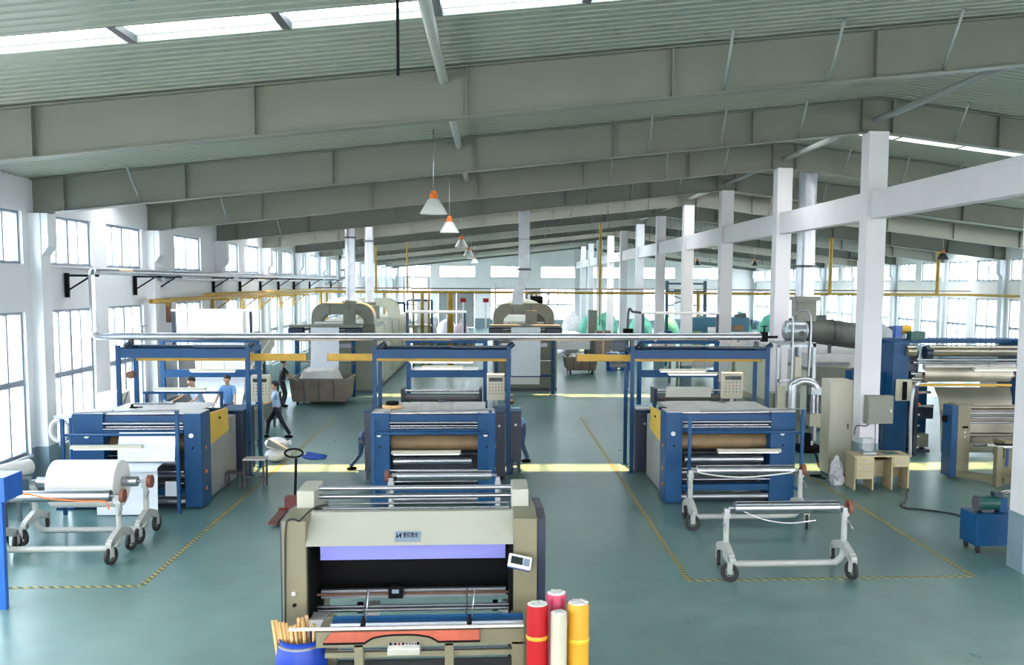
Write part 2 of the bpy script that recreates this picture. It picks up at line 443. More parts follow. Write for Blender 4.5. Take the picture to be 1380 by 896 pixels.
# ceiling: ribbed liner panels between the skylights, one object per strip and slope
ce = thing('ceiling', 'ribbed grey green liner ceiling on two shallow slopes', 'ceiling', (RX, 40, 7), kind='structure')
def ribbed(y0, y1, xa, xb):
    n = max(1, round((y1 - y0) / .22)); st = (y1 - y0) / n; pr = []
    for i in range(n):
        y = y0 + i * st
        pr += [(y, 0), (y + st * .70, 0), (y + st * .78, -.014), (y + st * .92, -.014)]
    pr.append((y1, 0)); mb = MB(); vs = []
    for x in (xa, xb):
        for y, dz in pr: vs.append((x, y, roofz(x) + dz))
    m = len(pr); mb.add(vs, [(i, i + 1, m + i + 1, m + i) for i in range(m - 1)])
    vs = [(x, y, roofz(x) + dz) for x in (xa, xb) for y in (y0, y1) for dz in (.06, .16)]
    mb.add(vs, [(0, 1, 3, 2), (4, 6, 7, 5), (0, 4, 5, 1), (2, 3, 7, 6), (0, 2, 6, 4), (1, 5, 7, 3)])
    for y in (y0, y1):
        mb.add([(xa, y, roofz(xa) - .02), (xb, y, roofz(xb) - .02), (xb, y, roofz(xb) + .055), (xa, y, roofz(xa) + .055)], [(0, 1, 2, 3)])
    mb.build('liner_panel', 'ceiling_liner', ce)
edges = [YB - .2] + [v for s in SKY for v in s] + [YF + .2]
for i in range(0, len(edges), 2):
    a, b = edges[i], edges[i + 1]
    cuts = [a] + [Y0 + BAY * k for k in range(-4, 12) if a + .8 < Y0 + BAY * k < b - .8] + [b]
    for p, q in zip(cuts, cuts[1:]):
        ribbed(p, q, XW - .25, RX); ribbed(p, q, RX, XE + .25)
sky_names = ['frosted roof skylight strip across the left slope nearest the camera', 'frosted roof skylight strip across the right slope nearest the camera']
for i, (a, b) in enumerate(SKY):  # farthest pair is an unseen addition that lets in more light
    for sl, (x0, x1) in enumerate(((XW + .3, RX - .45), (RX + .45, XE - .3))):
        sk = thing('skylight', 'white roof skylight strip on the %s slope, %s from the camera' % (('left', 'right')[sl], ordi(i)), 'skylight', ((x0 + x1) / 2, (a + b) / 2, roofz((x0 + x1) / 2)), kind='structure')
        n = round((x1 - x0) / 1.62); st = (x1 - x0) / n
        g = 'roof_frosted' if i in (0, 3, 5, 6) else 'roof_glass'
        for q in range(n):
            xa, xb = x0 + q * st, x0 + (q + 1) * st
            vs = [(xa, a, roofz(xa) + .1), (xb, a, roofz(xb) + .1), (xb, b, roofz(xb) + .1), (xa, b, roofz(xa) + .1)]
            mb = MB(); mb.add(vs, [(0, 1, 2, 3)]); mb.build('pane', g, sk)
        if i < 3:
            for q in range(n + 1):
                xa = x0 + q * st; MB().bb(xa - .05, xa + .05, a - .02, b + .02, roofz(xa) - .02, roofz(xa) + .06).build('glazing_bar', 'dark_grey' if i == 0 else 'purlin', sk)
        # closed ends of the slot
        mb = MB()
        for xa, xb in (((XW - .25, x0), (x1, RX)) if sl == 0 else ((RX, x0), (x1, XE + .25))):
            vs = [(xa, a, roofz(xa)), (xb, a, roofz(xb)), (xb, b, roofz(xb)), (xa, b, roofz(xa))]; mb.add(vs, [(0, 1, 2, 3)])
            vs = [(p[0], p[1], p[2] + .15) for p in vs]; mb.add(vs, [(0, 1, 2, 3)])
        mb.build('end_flashing', 'ceiling_liner', sk)

# rafters
def rafter(y, label):
    r = thing('roof_rafter', label, 'beam', (RX, y, 5.7))
    def top(x): return 8.42 - SL * abs(x - RX)
    def bot(x): return 5.74 + .113 * (min(x, 2 * RX - x) + 9.16) if True else 0
    xl, xr = XW + .02, XE - .02
    mb = MB()
    mb.prism([(xl, bot(xl)), (RX, bot(RX)), (xr, bot(xr)), (xr, top(xr)), (RX, top(RX)), (xl, top(xl))], y - .008, y + .008)
    mb.build('web', 'rafter_paint', r)
    mb = MB(); mb.prism([(xl, bot(xl) - .02), (RX, bot(RX) - .02), (xr, bot(xr) - .02), (xr, bot(xr)), (RX, bot(RX)), (xl, bot(xl))], y - .13, y + .13)
    mb.build('bottom_flange', 'rafter_paint', r)
    mb = MB(); mb.prism([(xl, top(xl) - .02), (RX, top(RX) - .02), (xr, top(xr) - .02), (xr, top(xr)), (RX, top(RX)), (xl, top(xl))], y - .13, y + .13)
    mb.build('top_flange', 'rafter_paint', r)
    xs = [-8.72, -6.3, -3.3, -.35, 2.6, 5.6, 8.0]
    for x in xs + [2 * RX - v for v in xs]:
        MB().bb(x - .008, x + .008, y - .125, y + .125, bot(x), top(x)).build('stiffener', 'rafter_paint', r)
    for x in (-7.2, 3.35, 4.9, 6.6, 2 * RX - 6.6, 2 * RX - 4.9, 2 * RX - 3.35):
        MB().cyl((x, y - .1, bot(x) + .02), (x - .04, y - .75, top(x) + .01), .022, n=8).build('fly_brace', 'purlin', r)
    return r
ra = rafter(Y0 - BAY, 'deep grey steel roof rafter nearest the camera, crossing the whole top')
for k in [-2] + list(range(0, 12)):
    y = Y0 + BAY * k if k > -2 else 5.0
    if k == 11: y -= .3
    lab = 'deep grey steel roof rafter, %s behind the nearest visible one' % ordi(k) if k >= 0 else 'deep grey steel roof rafter close above the camera, out of view'
    dup(ra, (RX, y, 5.7), lab)
# purlin tie pipes along the roof
for i, k in enumerate(range(-2, 10)):
    y0 = Y0 + BAY * k + .0; y0 = 5.0 if k == -2 else y0
    o = MB().cyl((-.68, y0 + .02, 7.24), (-.68, Y0 + BAY * (k + 1) - .02, 7.24), .068, n=16).build('tie_pipe', 'cart_white')
    tag(o, 'round white tie pipe under the roof, %s from the camera' % ordi(i), 'pipe', 'tie pipes between rafters')
for i, k in enumerate(range(-1, 5)):
    o = MB().cyl((RX, Y0 + BAY * k + .02, 7.95), (RX, Y0 + BAY * (k + 1) - .02, 7.95), .07, n=12).build('ridge_pipe', 'purlin')
    tag(o, 'grey ridge tie pipe above the white columns, %s from the camera' % ordi(i), 'pipe', 'ridge pipes between rafters')
o = MB().cyl((-.96, 10.21, 6.5), (-.96, 10.21, roofz(-.96)), .016, n=8).build('drop_rod', 'black')
tag(o, 'thin black rod hanging from the ceiling by the near skylight', 'rod')

# pilasters on both long walls
def pilaster(y, side, label, grp):
    s = 1 if side == 'l' else -1; xf = -9.16 if side == 'l' else 2 * RX + 9.16; xw = XW if side == 'l' else XE
    p = thing('wall_pilaster', label, 'pillar', (xw, y, 0), grp)
    MB().bb(min(xw, xf), max(xw, xf), y - .22, y + .22, 0, 5.72).build('shaft', 'wall_paint', p)
    poly = [(xf, 4.85), (xf + s * .14, 5.05), (xf + s * .14, 5.72), (xf, 5.72)]
    MB().prism(poly, y - .2, y + .2).build('corbel', 'wall_paint', p)
    MB().bb(min(xw, xf + s * .01), max(xw, xf + s * .01), y - .23, y + .23, 0, .92).build('base_band', 'wainscot', p)
    return p
pl = pilaster(Y0, 'l', 'white left-wall pilaster carrying the first full rafter', 'left wall pilasters')
pr_ = pilaster(Y0, 'r', 'white right-wall pilaster carrying the first full rafter', 'right wall pilasters')
for k in list(range(-2, 0)) + list(range(1, 12)):
    lab = '%s carrying the %s' % ('%s', 'rafter nearest the camera' if k == -1 else 'rafter above the camera' if k < -1 else '%s rafter after the first full one' % ordi(k - 1))
    dup(pl, (XW, Y0 + BAY * k - (.3 if k == 11 else 0), 0), lab % 'white left-wall pilaster'); dup(pr_, (XE, Y0 + BAY * k - (.3 if k == 11 else 0), 0), lab % 'white right-wall pilaster')

# white columns along the ridge and the beams between them
cl = thing('white_column', 'broad white column nearest the camera at the right frame edge', 'column', (RX, Y0 - BAY, 0), 'ridge columns')
MB().bb(RX - .22, RX + .22, Y0 - BAY - .22, Y0 - BAY + .22, 0, 7.70).build('shaft', 'column_paint', cl, bevel=.015)
MB().bb(RX - .225, RX + .225, Y0 - BAY - .225, Y0 - BAY + .225, 0, .9).build('base_band', 'wainscot', cl)
for k in range(0, 12):
    dup(cl, (RX, Y0 + BAY * k - (.3 if k == 11 else 0), 0), 'white ridge column behind the beige desk with grey box' if k == 0 else 'white ridge column, %s behind the one with the desk' % ordi(k - 1))
for k in range(-2, 11):
    a = Y0 + BAY * k + .22; b = Y0 + BAY * (k + 1) - .22
    o = MB().bb(RX - .13, RX + .13, a, b, 5.82, 6.42).build('column_beam', 'column_paint', bevel=.01)
    tag(o, 'white horizontal concrete beam between columns, %s span from the camera' % ordi(k + 2), 'beam', 'beams between the ridge columns')

# hazard tape
def tape(x0, x1, y0, y1, lab, m='hazard_tape'):
    tag(MB().bb(x0, x1, y0, y1, .0, .004).build('floor_tape', m), lab, 'tape', 'hazard tape lines on the floor')
tape(-9.0, -5.0, 13.81, 13.89, 'black and yellow floor tape running across in front of the left carts')
tape(-5.04, -4.96, 13.89, 31, 'black and yellow floor tape receding beside the left machine')
tape(2.93, 7.25, 13.66, 13.74, 'black and yellow floor tape running across in front of the right carts')
tape(2.89, 2.97, 13.74, 31, 'black and yellow floor tape receding left of the right machine')
tape(7.26, 7.34, 13.66, 21.6, 'black and yellow floor tape receding towards the beige desk')

# ================================================================== front cloth inspection machine
m = thing('inspection_machine', 'large beige cloth inspection machine with lavender cloth in the foreground', 'machine', (-.76, 10, 0))
def side_frame(x0, x1, nm='side_frame'):
    mb = MB(); mb.prism([(9.55, 0), (9.55, 2.0), (10.0, 2.02), (10.9, 1.9), (10.9, 0)], x0, x1, 'x')
    return mb.build(nm, 'beige', m, bevel=.01)
sf = side_frame(-2.08, -1.84); side_frame(.23, .47)
for x0, x1 in ((-2.11, -2.085), (.475, .56)):
    MB().prism([(9.62, .1), (9.62, 1.98), (10.0, 2.0), (10.95, 1.9), (10.95, .1)], x0, x1, 'x').build('blue_side_cover', 'navy', m)
MB().cyl((-1.97, 9.53, 1.26), (-1.97, 9.55, 1.26), .02, n=14).build('push_button', 'white', sf)
MB().cyl((-1.965, 9.53, 1.14), (-1.965, 9.55, 1.14), .018, n=14).build('key_switch', 'black', sf)
for x0, x1 in ((-2.02, -1.84), (.22, .40)):
    MB().bb(x0, x1, 10.02, 10.55, 1.95, 2.2).build('bearing_box', 'hood_beige', m, bevel=.01)
# hood: slanted sheet with folded top
hd = MB(); hd.prism([(9.50, 1.75), (9.52, 1.745), (9.84, 1.995), (9.93, 2.0), (9.93, 2.015), (9.83, 2.015)], -1.84, .23, 'x')
hood = hd.build('hood', 'hood_beige', m)
def slant(x, t, off=.012):     # point on the slanted hood face, t 0 bottom .. 1 top
    return Vector((x, 9.50 + .34 * t - off * .65, 1.75 + .265 * t + off * .75))
def on_hood(mb, x0, x1, t0, t1, th=.008, off=0):
    a, b, c, d_ = slant(x0, t0, off), slant(x1, t0, off), slant(x1, t1, off), slant(x0, t1, off)
    e, f, g, h = slant(x0, t0, off + th), slant(x1, t0, off + th), slant(x1, t1, off + th), slant(x0, t1, off + th)
    mb.add([a, b, c, d_, e, f, g, h], [(0, 3, 2, 1), (4, 5, 6, 7), (0, 1, 5, 4), (1, 2, 6, 5), (2, 3, 7, 6), (3, 0, 4, 7)]); return mb
np_ = on_hood(MB(), -.965, -.705, .10, .40, .008).build('nameplate', 'plate_blue', hood)
tx = MB()
def mark(u0, u1, v0, v1): on_hood(tx, -.965 + .26 * u0, -.965 + .26 * u1, .10 + .34 * v0, .10 + .34 * v1, .003, .0085)
def tri(pts):
    a = [slant(-.965 + .26 * u, .10 + .34 * v, .0115) for u, v in pts]; tx.add(a, [tuple(range(len(a)))])
tri([(.07, .3), (.07, .72), (.14, .40), (.12, .3)]); tri([(.15, .55), (.24, .75), (.24, .3), (.21, .3)])
def glyph(u, st):
    for a, b, c, e in st: mark(u + .11 * a, u + .11 * b, .34 + .40 * c, .34 + .40 * e)
glyph(.32, [(.1, .9, .9, 1), (.1, .9, .68, .78), (.1, .2, .68, 1), (.8, .9, .68, 1), (.0, 1, .48, .57), (.1, .9, .0, .1), (.1, .22, 0, .4), (.78, .9, 0, .4), (.1, .9, .3, .4)])
glyph(.47, [(.0, .35, .9, 1), (.0, .1, .3, 1), (.3, .4, .3, 1), (0, .4, .6, .68), (0, .4, .3, .38), (.55, 1, .9, 1), (.9, 1, .55, 1), (.55, .65, .3, .5), (.55, 1, .3, .38), (0, .12, 0, .18), (.3, .42, 0, .18), (.58, .7, 0, .18), (.88, 1, 0, .18)])
glyph(.62, [(0, 1, .85, .95), (.45, .55, .5, 1), (0, .1, 0, .75), (.9, 1, 0, .75), (0, 1, .65, .75), (.25, .75, .4, .5), (.25, .75, .1, .18), (.25, .35, .1, .5), (.65, .75, .1, .5)])
glyph(.77, [(.15, .25, 0, 1), (0, .4, .7, .8), (.5, 1, .75, .85), (.75, .85, 0, 1), (.5, .6, .1, .6), (.4, .7, .4, .5), (.9, 1, 0, .2)])
tx.build('lettering', 'black', np_)
MB().bb(-1.84, .23, 10.35, 10.42, .95, 1.9).build('back_board', 'black', m)
MB().bb(-1.84, .23, 9.93, 10.40, 1.90, 1.93).build('top_deck', 'dark_grey', m)
MB().bb(-1.86, -1.82, 9.62, 10.4, .3, 1.8).build('inner_cheek', 'black', m); MB().bb(.19, .23, 9.62, 10.4, .3, 1.8).build('inner_cheek', 'black', m)
# lavender cloth: comes over a roller under the hood, curved
cl_ = MB(); pts = []
for i in range(12):
    t = i / 11; pts.append((9.66 + .05 * math.sin(t * 2.0), 1.80 - .25 * t))
poly = pts + [(y + .01, z) for y, z in reversed(pts)]
cl_.prism(poly, -1.73, .15, 'x'); cl_.build('hanging_cloth', 'lavender', m)
for y, z, r, x0, x1, mm in ((10.3, 2.165, .026, -1.86, .24, 'steel'), (10.3, 2.075, .026, -1.86, .24, 'steel'), (10.3, 1.995, .012, -1.8, .2, 'dull_steel'), (10.25, 1.95, .018, -1.8, .2, 'steel'), (9.84, 1.78, .07, -1.84, .23, 'dull_steel'),
                            (9.98, 1.10, .014, -1.86, .25, 'rust'), (10.02, .915, .022, -1.86, .25, 'dull_steel'), (10.0, .96, .016, -1.86, .25, 'dull_steel')):
    MB().cyl((x0, y, z), (x1, y, z), r, n=14).build('guide_rod', mm, m)
MB().bb(-1.78, .16, 10.0, 10.06, 1.05, 1.14).build('measuring_bar', 'dull_steel', m)
cm = MB().bb(-1.07, -.92, 9.9, 10.02, 1.07, 1.2).build('length_counter', 'black', m, bevel=.006)
MB().bb(-1.03, -.96, 9.89, 9.9, 1.13, 1.17).build('display', 'plate_blue', cm)
for x in (-1.3, -.25):
    MB().cyl((x, 9.4, .82), (x, 10.0, 1.14), .006, n=6).build('thin_rod', 'dull_steel', m)
# things on the lower rear of the machine, seen under the board
o_ = MB().bb(-1.83, -1.62, 9.55, 9.8, .88, .98).build('scale_plate_box', 'white', m, bevel=.008)
for cx in (-1.40, .05):
    mb = MB(); mb.cyl((cx - .03, 10.2, .88), (cx + .03, 10.2, .88), .06, n=16); mb.build('hand_wheel', 'black', m)
    MB().bb(cx + (.08 if cx < 0 else .08), cx + .2, 10.15, 10.3, .8, .92).build('motor_block', 'white', m)
MB().tube([(-1.9, 9.53, 2.0), (-1.97, 9.5, 2.03), (-2.03, 9.52, 1.95), (-2.045, 9.52, 1.5), (-2.05, 9.52, 1.1), (-2.06, 9.52, .8)], .009, 8).build('cable', 'rubber', m)
MB().tube([(-1.9, 9.53, 2.0), (-1.8, 9.75, 2.08), (-1.7, 10.0, 2.06)], .009, 8).build('cable', 'rubber', m)
# weighing display on the right column
wd_ = thing('digital_scale_display', 'tilted white and blue digital readout clipped to the machine column', 'display', (.29, 9.4, 1.5))
rt = Matrix.Translation((.29, 9.38, 1.60)) @ Matrix.Rotation(R(-38), 4, 'X') @ Matrix.Rotation(R(9), 4, 'Y') @ Matrix.Rotation(R(12), 4, 'Z')
MB().c(0, 0, 0, .235, .04, .135, rt).build('case', 'white', wd_, bevel=.01)
MB().c(-.035, -.022, 0, .12, .01, .075, rt).build('screen', 'screen_dark', wd_)
MB().c(.065, -.022, 0, .06, .01, .075, rt).build('keypad', 'plate_blue', wd_)
MB().c(.01, .045, .012, .24, .05, .15, rt).build('back_shell', 'cloth_blue', wd_, bevel=.015)
MB().cyl((.31, 9.45, 1.56), (.34, 9.55, 1.48), .022, n=10).build('bracket', 'black', wd_)

# ================================================================== table in front
t = thing('winding_table', 'olive metal winding table with blue trough and red panel at bottom', 'table', (-.6, 8.85, 0))
MB().bb(-1.87, .31, 8.80, 8.83, 1.145, 1.168).build('white_edge', 'white', t)
MB().bb(-1.6, .31, 8.83, 9.1, 1.12, 1.14).build('table_top', 'beige', t)
MB().bb(-1.62, .31, 8.80, 8.86, .98, 1.13).build('front_rail', 'beige', t)
for x0, x1 in ((-1.27, -1.19), (-.43, -.35), (.20, .31)):
    MB().bb(x0, x1, 8.8, 8.9, 0, 1.0).build('leg', 'beige', t)
for x0, x1 in ((-1.6, -1.52), (.20, .31)):
    MB().bb(x0, x1, 9.3, 9.38, 0, 1.1).build('leg', 'beige', t)
for z, y in ((.86, 8.85), (.30, 8.85), (.70, 9.3)):
    MB().bb(-1.55, .3, y, y + .05, z, z + .05).build('cross_bar', 'beige', t)
MB().bb(-1.5, .25, 8.95, 9.3, .62, .66).build('lower_shelf', 'dark_grey', t)
for z in (.93, .80): MB().cyl((-1.5, 9.15, z), (.28, 9.15, z), .02, n=12).build('lower_roller', 'steel', t)
# red panel with arch cut
arch = [(-1.545, 1.04), (-1.55, 1.045), (-1.47, 1.135), (-.105, 1.135), (-.105, 1.04), (-.48, 1.04)]
cut = []
for i in range(11):
    a = i / 10; x = -.50 - a * .66
    z = 1.045 + .065 * min(1, math.sin(math.pi * a) ** .5 * 1.05)
    cut.append((x, z))
MB().prism(arch + cut + [(-1.16, 1.04)], 8.765, 8.79).build('red_front_panel', 'red_panel', t)
mb = MB().tube([(x, 8.76, z - .006) for x, z in cut], .009, 8); mb.build('arch_trim', 'black', t)
MB().bb(-1.55, -1.16, 8.76, 8.79, 1.02, 1.04).build('panel_trim', 'black', t); MB().bb(-.5, -.1, 8.76, 8.79, 1.02, 1.04).build('panel_trim', 'black', t)
cb = MB().prism([(8.70, .985), (8.70, .93), (8.84, .93), (8.84, 1.02)], -.955, -.655, 'x').build('control_box', 'hood_beige', t, bevel=.006)
top = MB(); top.prism([(8.69, .99), (8.84, 1.022), (8.84, 1.03), (8.69, .998)], -.95, -.66, 'x'); tp = top.build('control_face', 'white', cb)
for i, x in enumerate((-.93, -.885, -.85, -.815, -.78, -.75, -.725, -.70, -.675)):
    rr = .012 if i in (0, 8) else .009 if i < 4 else .004
    MB().cyl((x, 8.76, 1.0), (x, 8.755, 1.03), rr, n=10).build('control_knob', 'black' if i not in (2,) else 'red', cb)
MB().bb(-.86, -.74, 8.84, 8.9, 1.0, 1.04).build('control_bracket', 'black', cb)
tr = MB(); tr.prism([(8.84, 1.14), (8.84, 1.19), (8.85, 1.19), (8.87, 1.175), (8.97, 1.20), (8.98, 1.215), (8.99, 1.215), (8.99, 1.14)], -1.49, .31, 'x')
tro = tr.build('trough', 'blue', t)
MB().bb(-1.49, .31, 8.825, 8.84, 1.17, 1.20).build('trough_edge', 'steel', t)
for x in (-1.19, -.20):
    mb = MB().cyl((x, 8.81, 1.18), (x, 8.85, 1.22), .024, n=10).cyl((x, 8.83, 1.20), (x, 8.86, 1.25), .014, n=8); mb.build('clamp_knob', 'black', t)
    MB().cyl((x + .02, 8.85, 1.2), (x + .05, 8.9, 1.5), .005, n=6).build('upright_wire', 'dull_steel', t)

# barrel with tubes
b = thing('blue_barrel', 'bright blue plastic barrel holding cardboard tubes at bottom left', 'barrel', (-1.81, 9.08, 0))
prof = [(.0, 0), (.20, 0), (.235, .05), (.245, .4), (.24, .77), (.225, .89), (.20, .95), (.205, .98), (.19, .985), (.185, .95), (.2, .85), (.22, .4), (.20, .04), (0, .04)]
MB().lathe(prof, (-1.81, 9.08, 0), 32).build('body', 'barrel_blue', b)
MB().lathe([(.205, .915), (.216, .92), (.216, .94), (.203, .945)], (-1.81, 9.08, 0), 32).build('clamp_ring', 'dull_steel', b)
tops = [(-.255, -.02, 1.17), (-.228, .0, 1.165), (-.196, -.01, 1.15), (-.165, .0, 1.145), (-.133, .01, 1.13), (-.082, -.04, 1.12), (-.045, -.03, 1.125), (-.025, .04, 1.17), (.005, .06, 1.165), (.03, -.02, 1.135), (.045, .07, 1.18), (.018, .02, 1.15), (.13, -.02, 1.13)]
tl = ['leaning furthest left in the barrel', 'second from the left in the barrel', 'third from the left, middle of the leaning bunch', 'fourth from the left in the leaning bunch', 'fifth and last of the left leaning bunch',
      'front left tube of the middle bunch', 'front middle tube of the middle bunch', 'back left tube of the middle bunch', 'hindmost tube of the middle bunch', 'front right tube of the middle bunch', 'tallest tube at the back right of the middle bunch', 'inner tube among the middle bunch', 'standing alone at the right side of the barrel']
for i, (dx, dy, z) in enumerate(tops):
    bx_ = -1.81 + (dx + .12 if i < 5 else dx + .07 if i < 12 else dx - .012); by_ = 9.06 + dy
    p0 = Vector((bx_, by_, .20 if i < 12 else .3)); p1 = Vector((-1.81 + dx, 9.05 + dy, z)); d_ = (p1 - p0).normalized(); r1_ = .0165
    mb = MB().cyl(p0, p1, r1_, n=14, cap=False).cyl(p0, p1, r1_ - .004, n=14, cap=False)
    a = Vector((0, 1, 0)); u = d_.cross(a).normalized(); v = d_.cross(u)
    vs = [p1 + (u * math.cos(k * math.pi / 7) + v * math.sin(k * math.pi / 7)) * q for q in (r1_, r1_ - .004) for k in range(14)]
    mb.add(vs, [(k, (k + 1) % 14, 14 + (k + 1) % 14, 14 + k) for k in range(14)])
    tag(mb.build('cardboard_tube', 'tube_tan', origin=p0), 'brown cardboard tube, ' + tl[i], 'tube', 'cardboard tubes in the blue barrel')

# standing rolls
def wrap_roll(x, y, r, h, mm, label, band=None, seed=0):
    rr = random.Random(seed); o = thing('foil_roll', label, 'roll', (x, y, 0))
    n = 24; vs = []
    for z in (0, h * .3, h * .6, h - .03, h):
        for k in range(n):
            q = r * (1 + rr.uniform(-.025, .025)) * (.96 if z == h else 1); vs.append((x + q * math.cos(2 * math.pi * k / n), y + q * math.sin(2 * math.pi * k / n), z))
    mb = MB(); mb.add(vs, [(i * n + k, i * n + (k + 1) % n, (i + 1) * n + (k + 1) % n, (i + 1) * n + k) for i in range(4) for k in range(n)], True); mb.build('wrap', mm, o)
    mb = MB()
    for i in range(-3, 4):           # ends of the bundled white tubes
        for j in range(-3, 4):
            px, py = (i + (j % 2) * .5) * r * .34, j * r * .30
            if px * px + py * py < (r * .84) ** 2: mb.cyl((x + px, y + py, h - .05), (x + px, y + py, h + .006 + rr.random() * .006), r * .17, n=10)
    mb.cyl((x, y, h - .05), (x, y, h + .003), r * .93, n=20)
    tp = mb.build('tube_ends', 'white', o); tp['kind'] = 'stuff'
    if band:
        MB().lathe([(r * 1.03, band), (r * 1.05, band + .005), (r * 1.05, band + .03), (r * 1.03, band + .035)], (x, y, 0), 24).build('tape_band', 'roll_yellow' if mm != 'roll_yellow' else 'yellow', o)
wrap_roll(.40, 8.0, .093, 1.64, 'red', 'bright red upright wrapped roll with a yellow band', 1.34, 1)
wrap_roll(.575, 8.17, .088, 1.68, 'pink_red', 'dark pink upright wrapped roll standing behind the cream one', None, 2)
wrap_roll(.578, 7.93, .072, 1.585, 'roll_cream', 'slim cream upright wrapped roll between red and yellow rolls', None, 3)
wrap_roll(.755, 8.02, .094, 1.64, 'roll_yellow', 'golden yellow upright wrapped roll, rightmost of the four', 1.30, 4)

# ================================================================== roll carts
def roll_cart(xl, xr, yc, zr, label, disc='r', dy=.42, lean=0):
    o = thing('roll_cart', label, 'cart', ((xl + xr) / 2, yc, 0), 'wheeled roll carts')
    for s, x in ((-1, xl), (1, xr)):
        mb = MB(); mb.tube([(x, yc, .32), (x, yc, .6), (x, yc + .0, zr - .06)], .045, 12)
        mb.bb(x - .05, x + .05, yc - .06, yc + .06, zr - .12, zr - .06)
        mb.build('upright', 'cart_white', o)
        mb = MB(); mb.prism([(yc - dy, .33), (yc - dy + .04, .40), (yc - .06, .50), (yc + .06, .50), (yc + dy - .04, .40), (yc + dy, .33), (yc + dy - .05, .27), (yc + .07, .36), (yc - .07, .36), (yc - dy + .05, .27)], x - .045, x + .045, 'x')
        mb.cyl((x - .045, yc - dy + .02, .32), (x + .045, yc - dy + .02, .32), .055).cyl((x - .045, yc + dy - .02, .32), (x + .045, yc + dy - .02, .32), .055)
        mb.build('foot_arm', 'cart_white', o, bevel=.008)
        for t_ in (-1, 1):
            yy = yc + t_ * dy; sw = random.uniform(-.5, .5) + (1.1 if (s < 0 and t_ < 0) else .15)
            M = Matrix.Translation((x, yy, 0)) @ Matrix.Rotation(sw, 4, 'Z')
            mb = MB(); mb.bb(-.045, -.03, -.02, .06, .13, .30, M); mb.bb(.03, .045, -.02, .06, .13, .30, M); mb.bb(-.045, .045, -.03, .05, .28, .31, M)
            mb.build('caster_fork', 'cart_white', o)
            wh = MB(); n = 24; prf = [(.085, -.022), (.14, -.022), (.145, 0), (.14, .022), (.085, .022), (.085, -.022)]
            vs = [(z, .04 + r_ * math.cos(2 * math.pi * k / n), .145 + r_ * math.sin(2 * math.pi * k / n)) for r_, z in prf for k in range(n)]
            wh.add(vs, [(i * n + k, i * n + (k + 1) % n, (i + 1) * n + (k + 1) % n, (i + 1) * n + k) for i in range(5) for k in range(n)], True, M)
            wo = wh.build('wheel', 'rubber', o)
            hb = MB(); hb.cyl((-.028, .04, .145), (.028, .04, .145), .03, n=12, m=M)
            for k in range(5):
                a = k * 2 * math.pi / 5; hb.cyl((0, .04, .145), (0, .04 + .088 * math.cos(a), .145 + .088 * math.sin(a)), .012, n=6, m=M)
            hb.build('wheel_hub', 'dark_grey', wo)
        ms = MB(); ms.cyl((x + s * .06, yc - .03, zr - .2), (x + s * .06, yc - .2, zr - .27), .013, n=8).cyl((x, yc - .03, zr - .2), (x + s * .07, yc - .03, zr - .2), .016, n=8)
        ms.build('latch_lever', 'dull_steel', o)
        MB().bb(x - .04, x + .04, yc - .05, yc + .05, zr - .06, zr + .015).build('bearing_fork', 'dull_steel', o)
    r_ = .06; MB().tube([(xl, yc, .34), (xl + .03, yc, .24), (xl + .12, yc, .17), (xl + .25, yc, .155), (xr - .25, yc, .155), (xr - .12, yc, .17), (xr - .03, yc, .24), (xr, yc, .34)], .05, 14).build('bottom_tube', 'cart_white', o)
    return o
def steel_roller(x0, x1, y, z, r, label, disc=1, cone=True):
    o = thing('steel_roller', label, 'roller', ((x0 + x1) / 2, y, z))
    MB().cyl((x0 + .09, y, z), (x1 - .09, y, z), r, n=28).build('drum', 'steel', o)
    mb = MB().cyl((x0, y, z), (x1 + .0, y, z), .024, n=12)
    mb.build('axle', 'dull_steel', o)
    if disc:
        xd = x1 if disc > 0 else x0; s = disc
        MB().cyl((xd + s * .06, y, z - .0), (xd + s * .12, y, z), .105, n=24).cyl((xd, y, z), (xd + s * .06, y, z), .03, n=10).build('brake_disc', 'brake_brown', o)
    return o
roll_cart(3.55, 5.38, 14.0, 1.0, 'white wheeled cart holding a bare steel roller, nearest on the right side')
steel_roller(3.58, 5.36, 14.0, 1.02, .098, 'polished steel roller lying in the front right cart')
roll_cart(3.62, 5.66, 16.95, 1.0, 'white wheeled cart tight against the front of the right machine')
steel_roller(3.64, 5.62, 16.95, 1.01, .092, 'polished steel roller in the cart against the right machine')
roll_cart(-7.62, -5.84, 15.3, 1.0, 'white wheeled cart nearest the camera at left')
steel_roller(-7.60, -5.86, 15.3, 1.0, .09, 'polished steel roller in the nearest left cart, wire draped over')
roll_cart(-7.66, -5.84, 16.5, 1.0, 'white wheeled cart under the big white fabric roll')
f = thing('fabric_roll', 'very thick white fabric roll on a steel core in the left cart', 'fabric roll', (-6.8, 16.5, .98))
MB().cyl((-7.32, 16.5, .95), (-6.22, 16.5, .95), .40, n=40).build('fabric', 'white', f, bevel=.02)
MB().cyl((-7.6, 16.5, .98), (-5.97, 16.5, .98), .085, n=24).build('core', 'steel', f)
MB().cyl((-7.7, 16.5, .98), (-5.8, 16.5, .98), .025, n=12).build('axle', 'dull_steel', f)
MB().cyl((-5.80, 16.5, .98), (-5.73, 16.5, .98), .11, n=24).build('brake_disc', 'brake_brown', f)
roll_cart(-1.72, .12, 16.5, 1.0, 'white wheeled cart behind the front machine, before the middle one')
steel_roller(-1.70, .10, 16.5, 1.04, .088, 'polished steel roller in the cart before the middle machine', -1)
tag(MB().tube([(3.75, 13.92, 1.0), (4.1, 13.9, .86), (4.5, 13.9, .80), (4.9, 13.9, .84)], .008, 6).build('hanging_cord', 'white'), 'thin white cord sagging under the front right roller', 'cord')
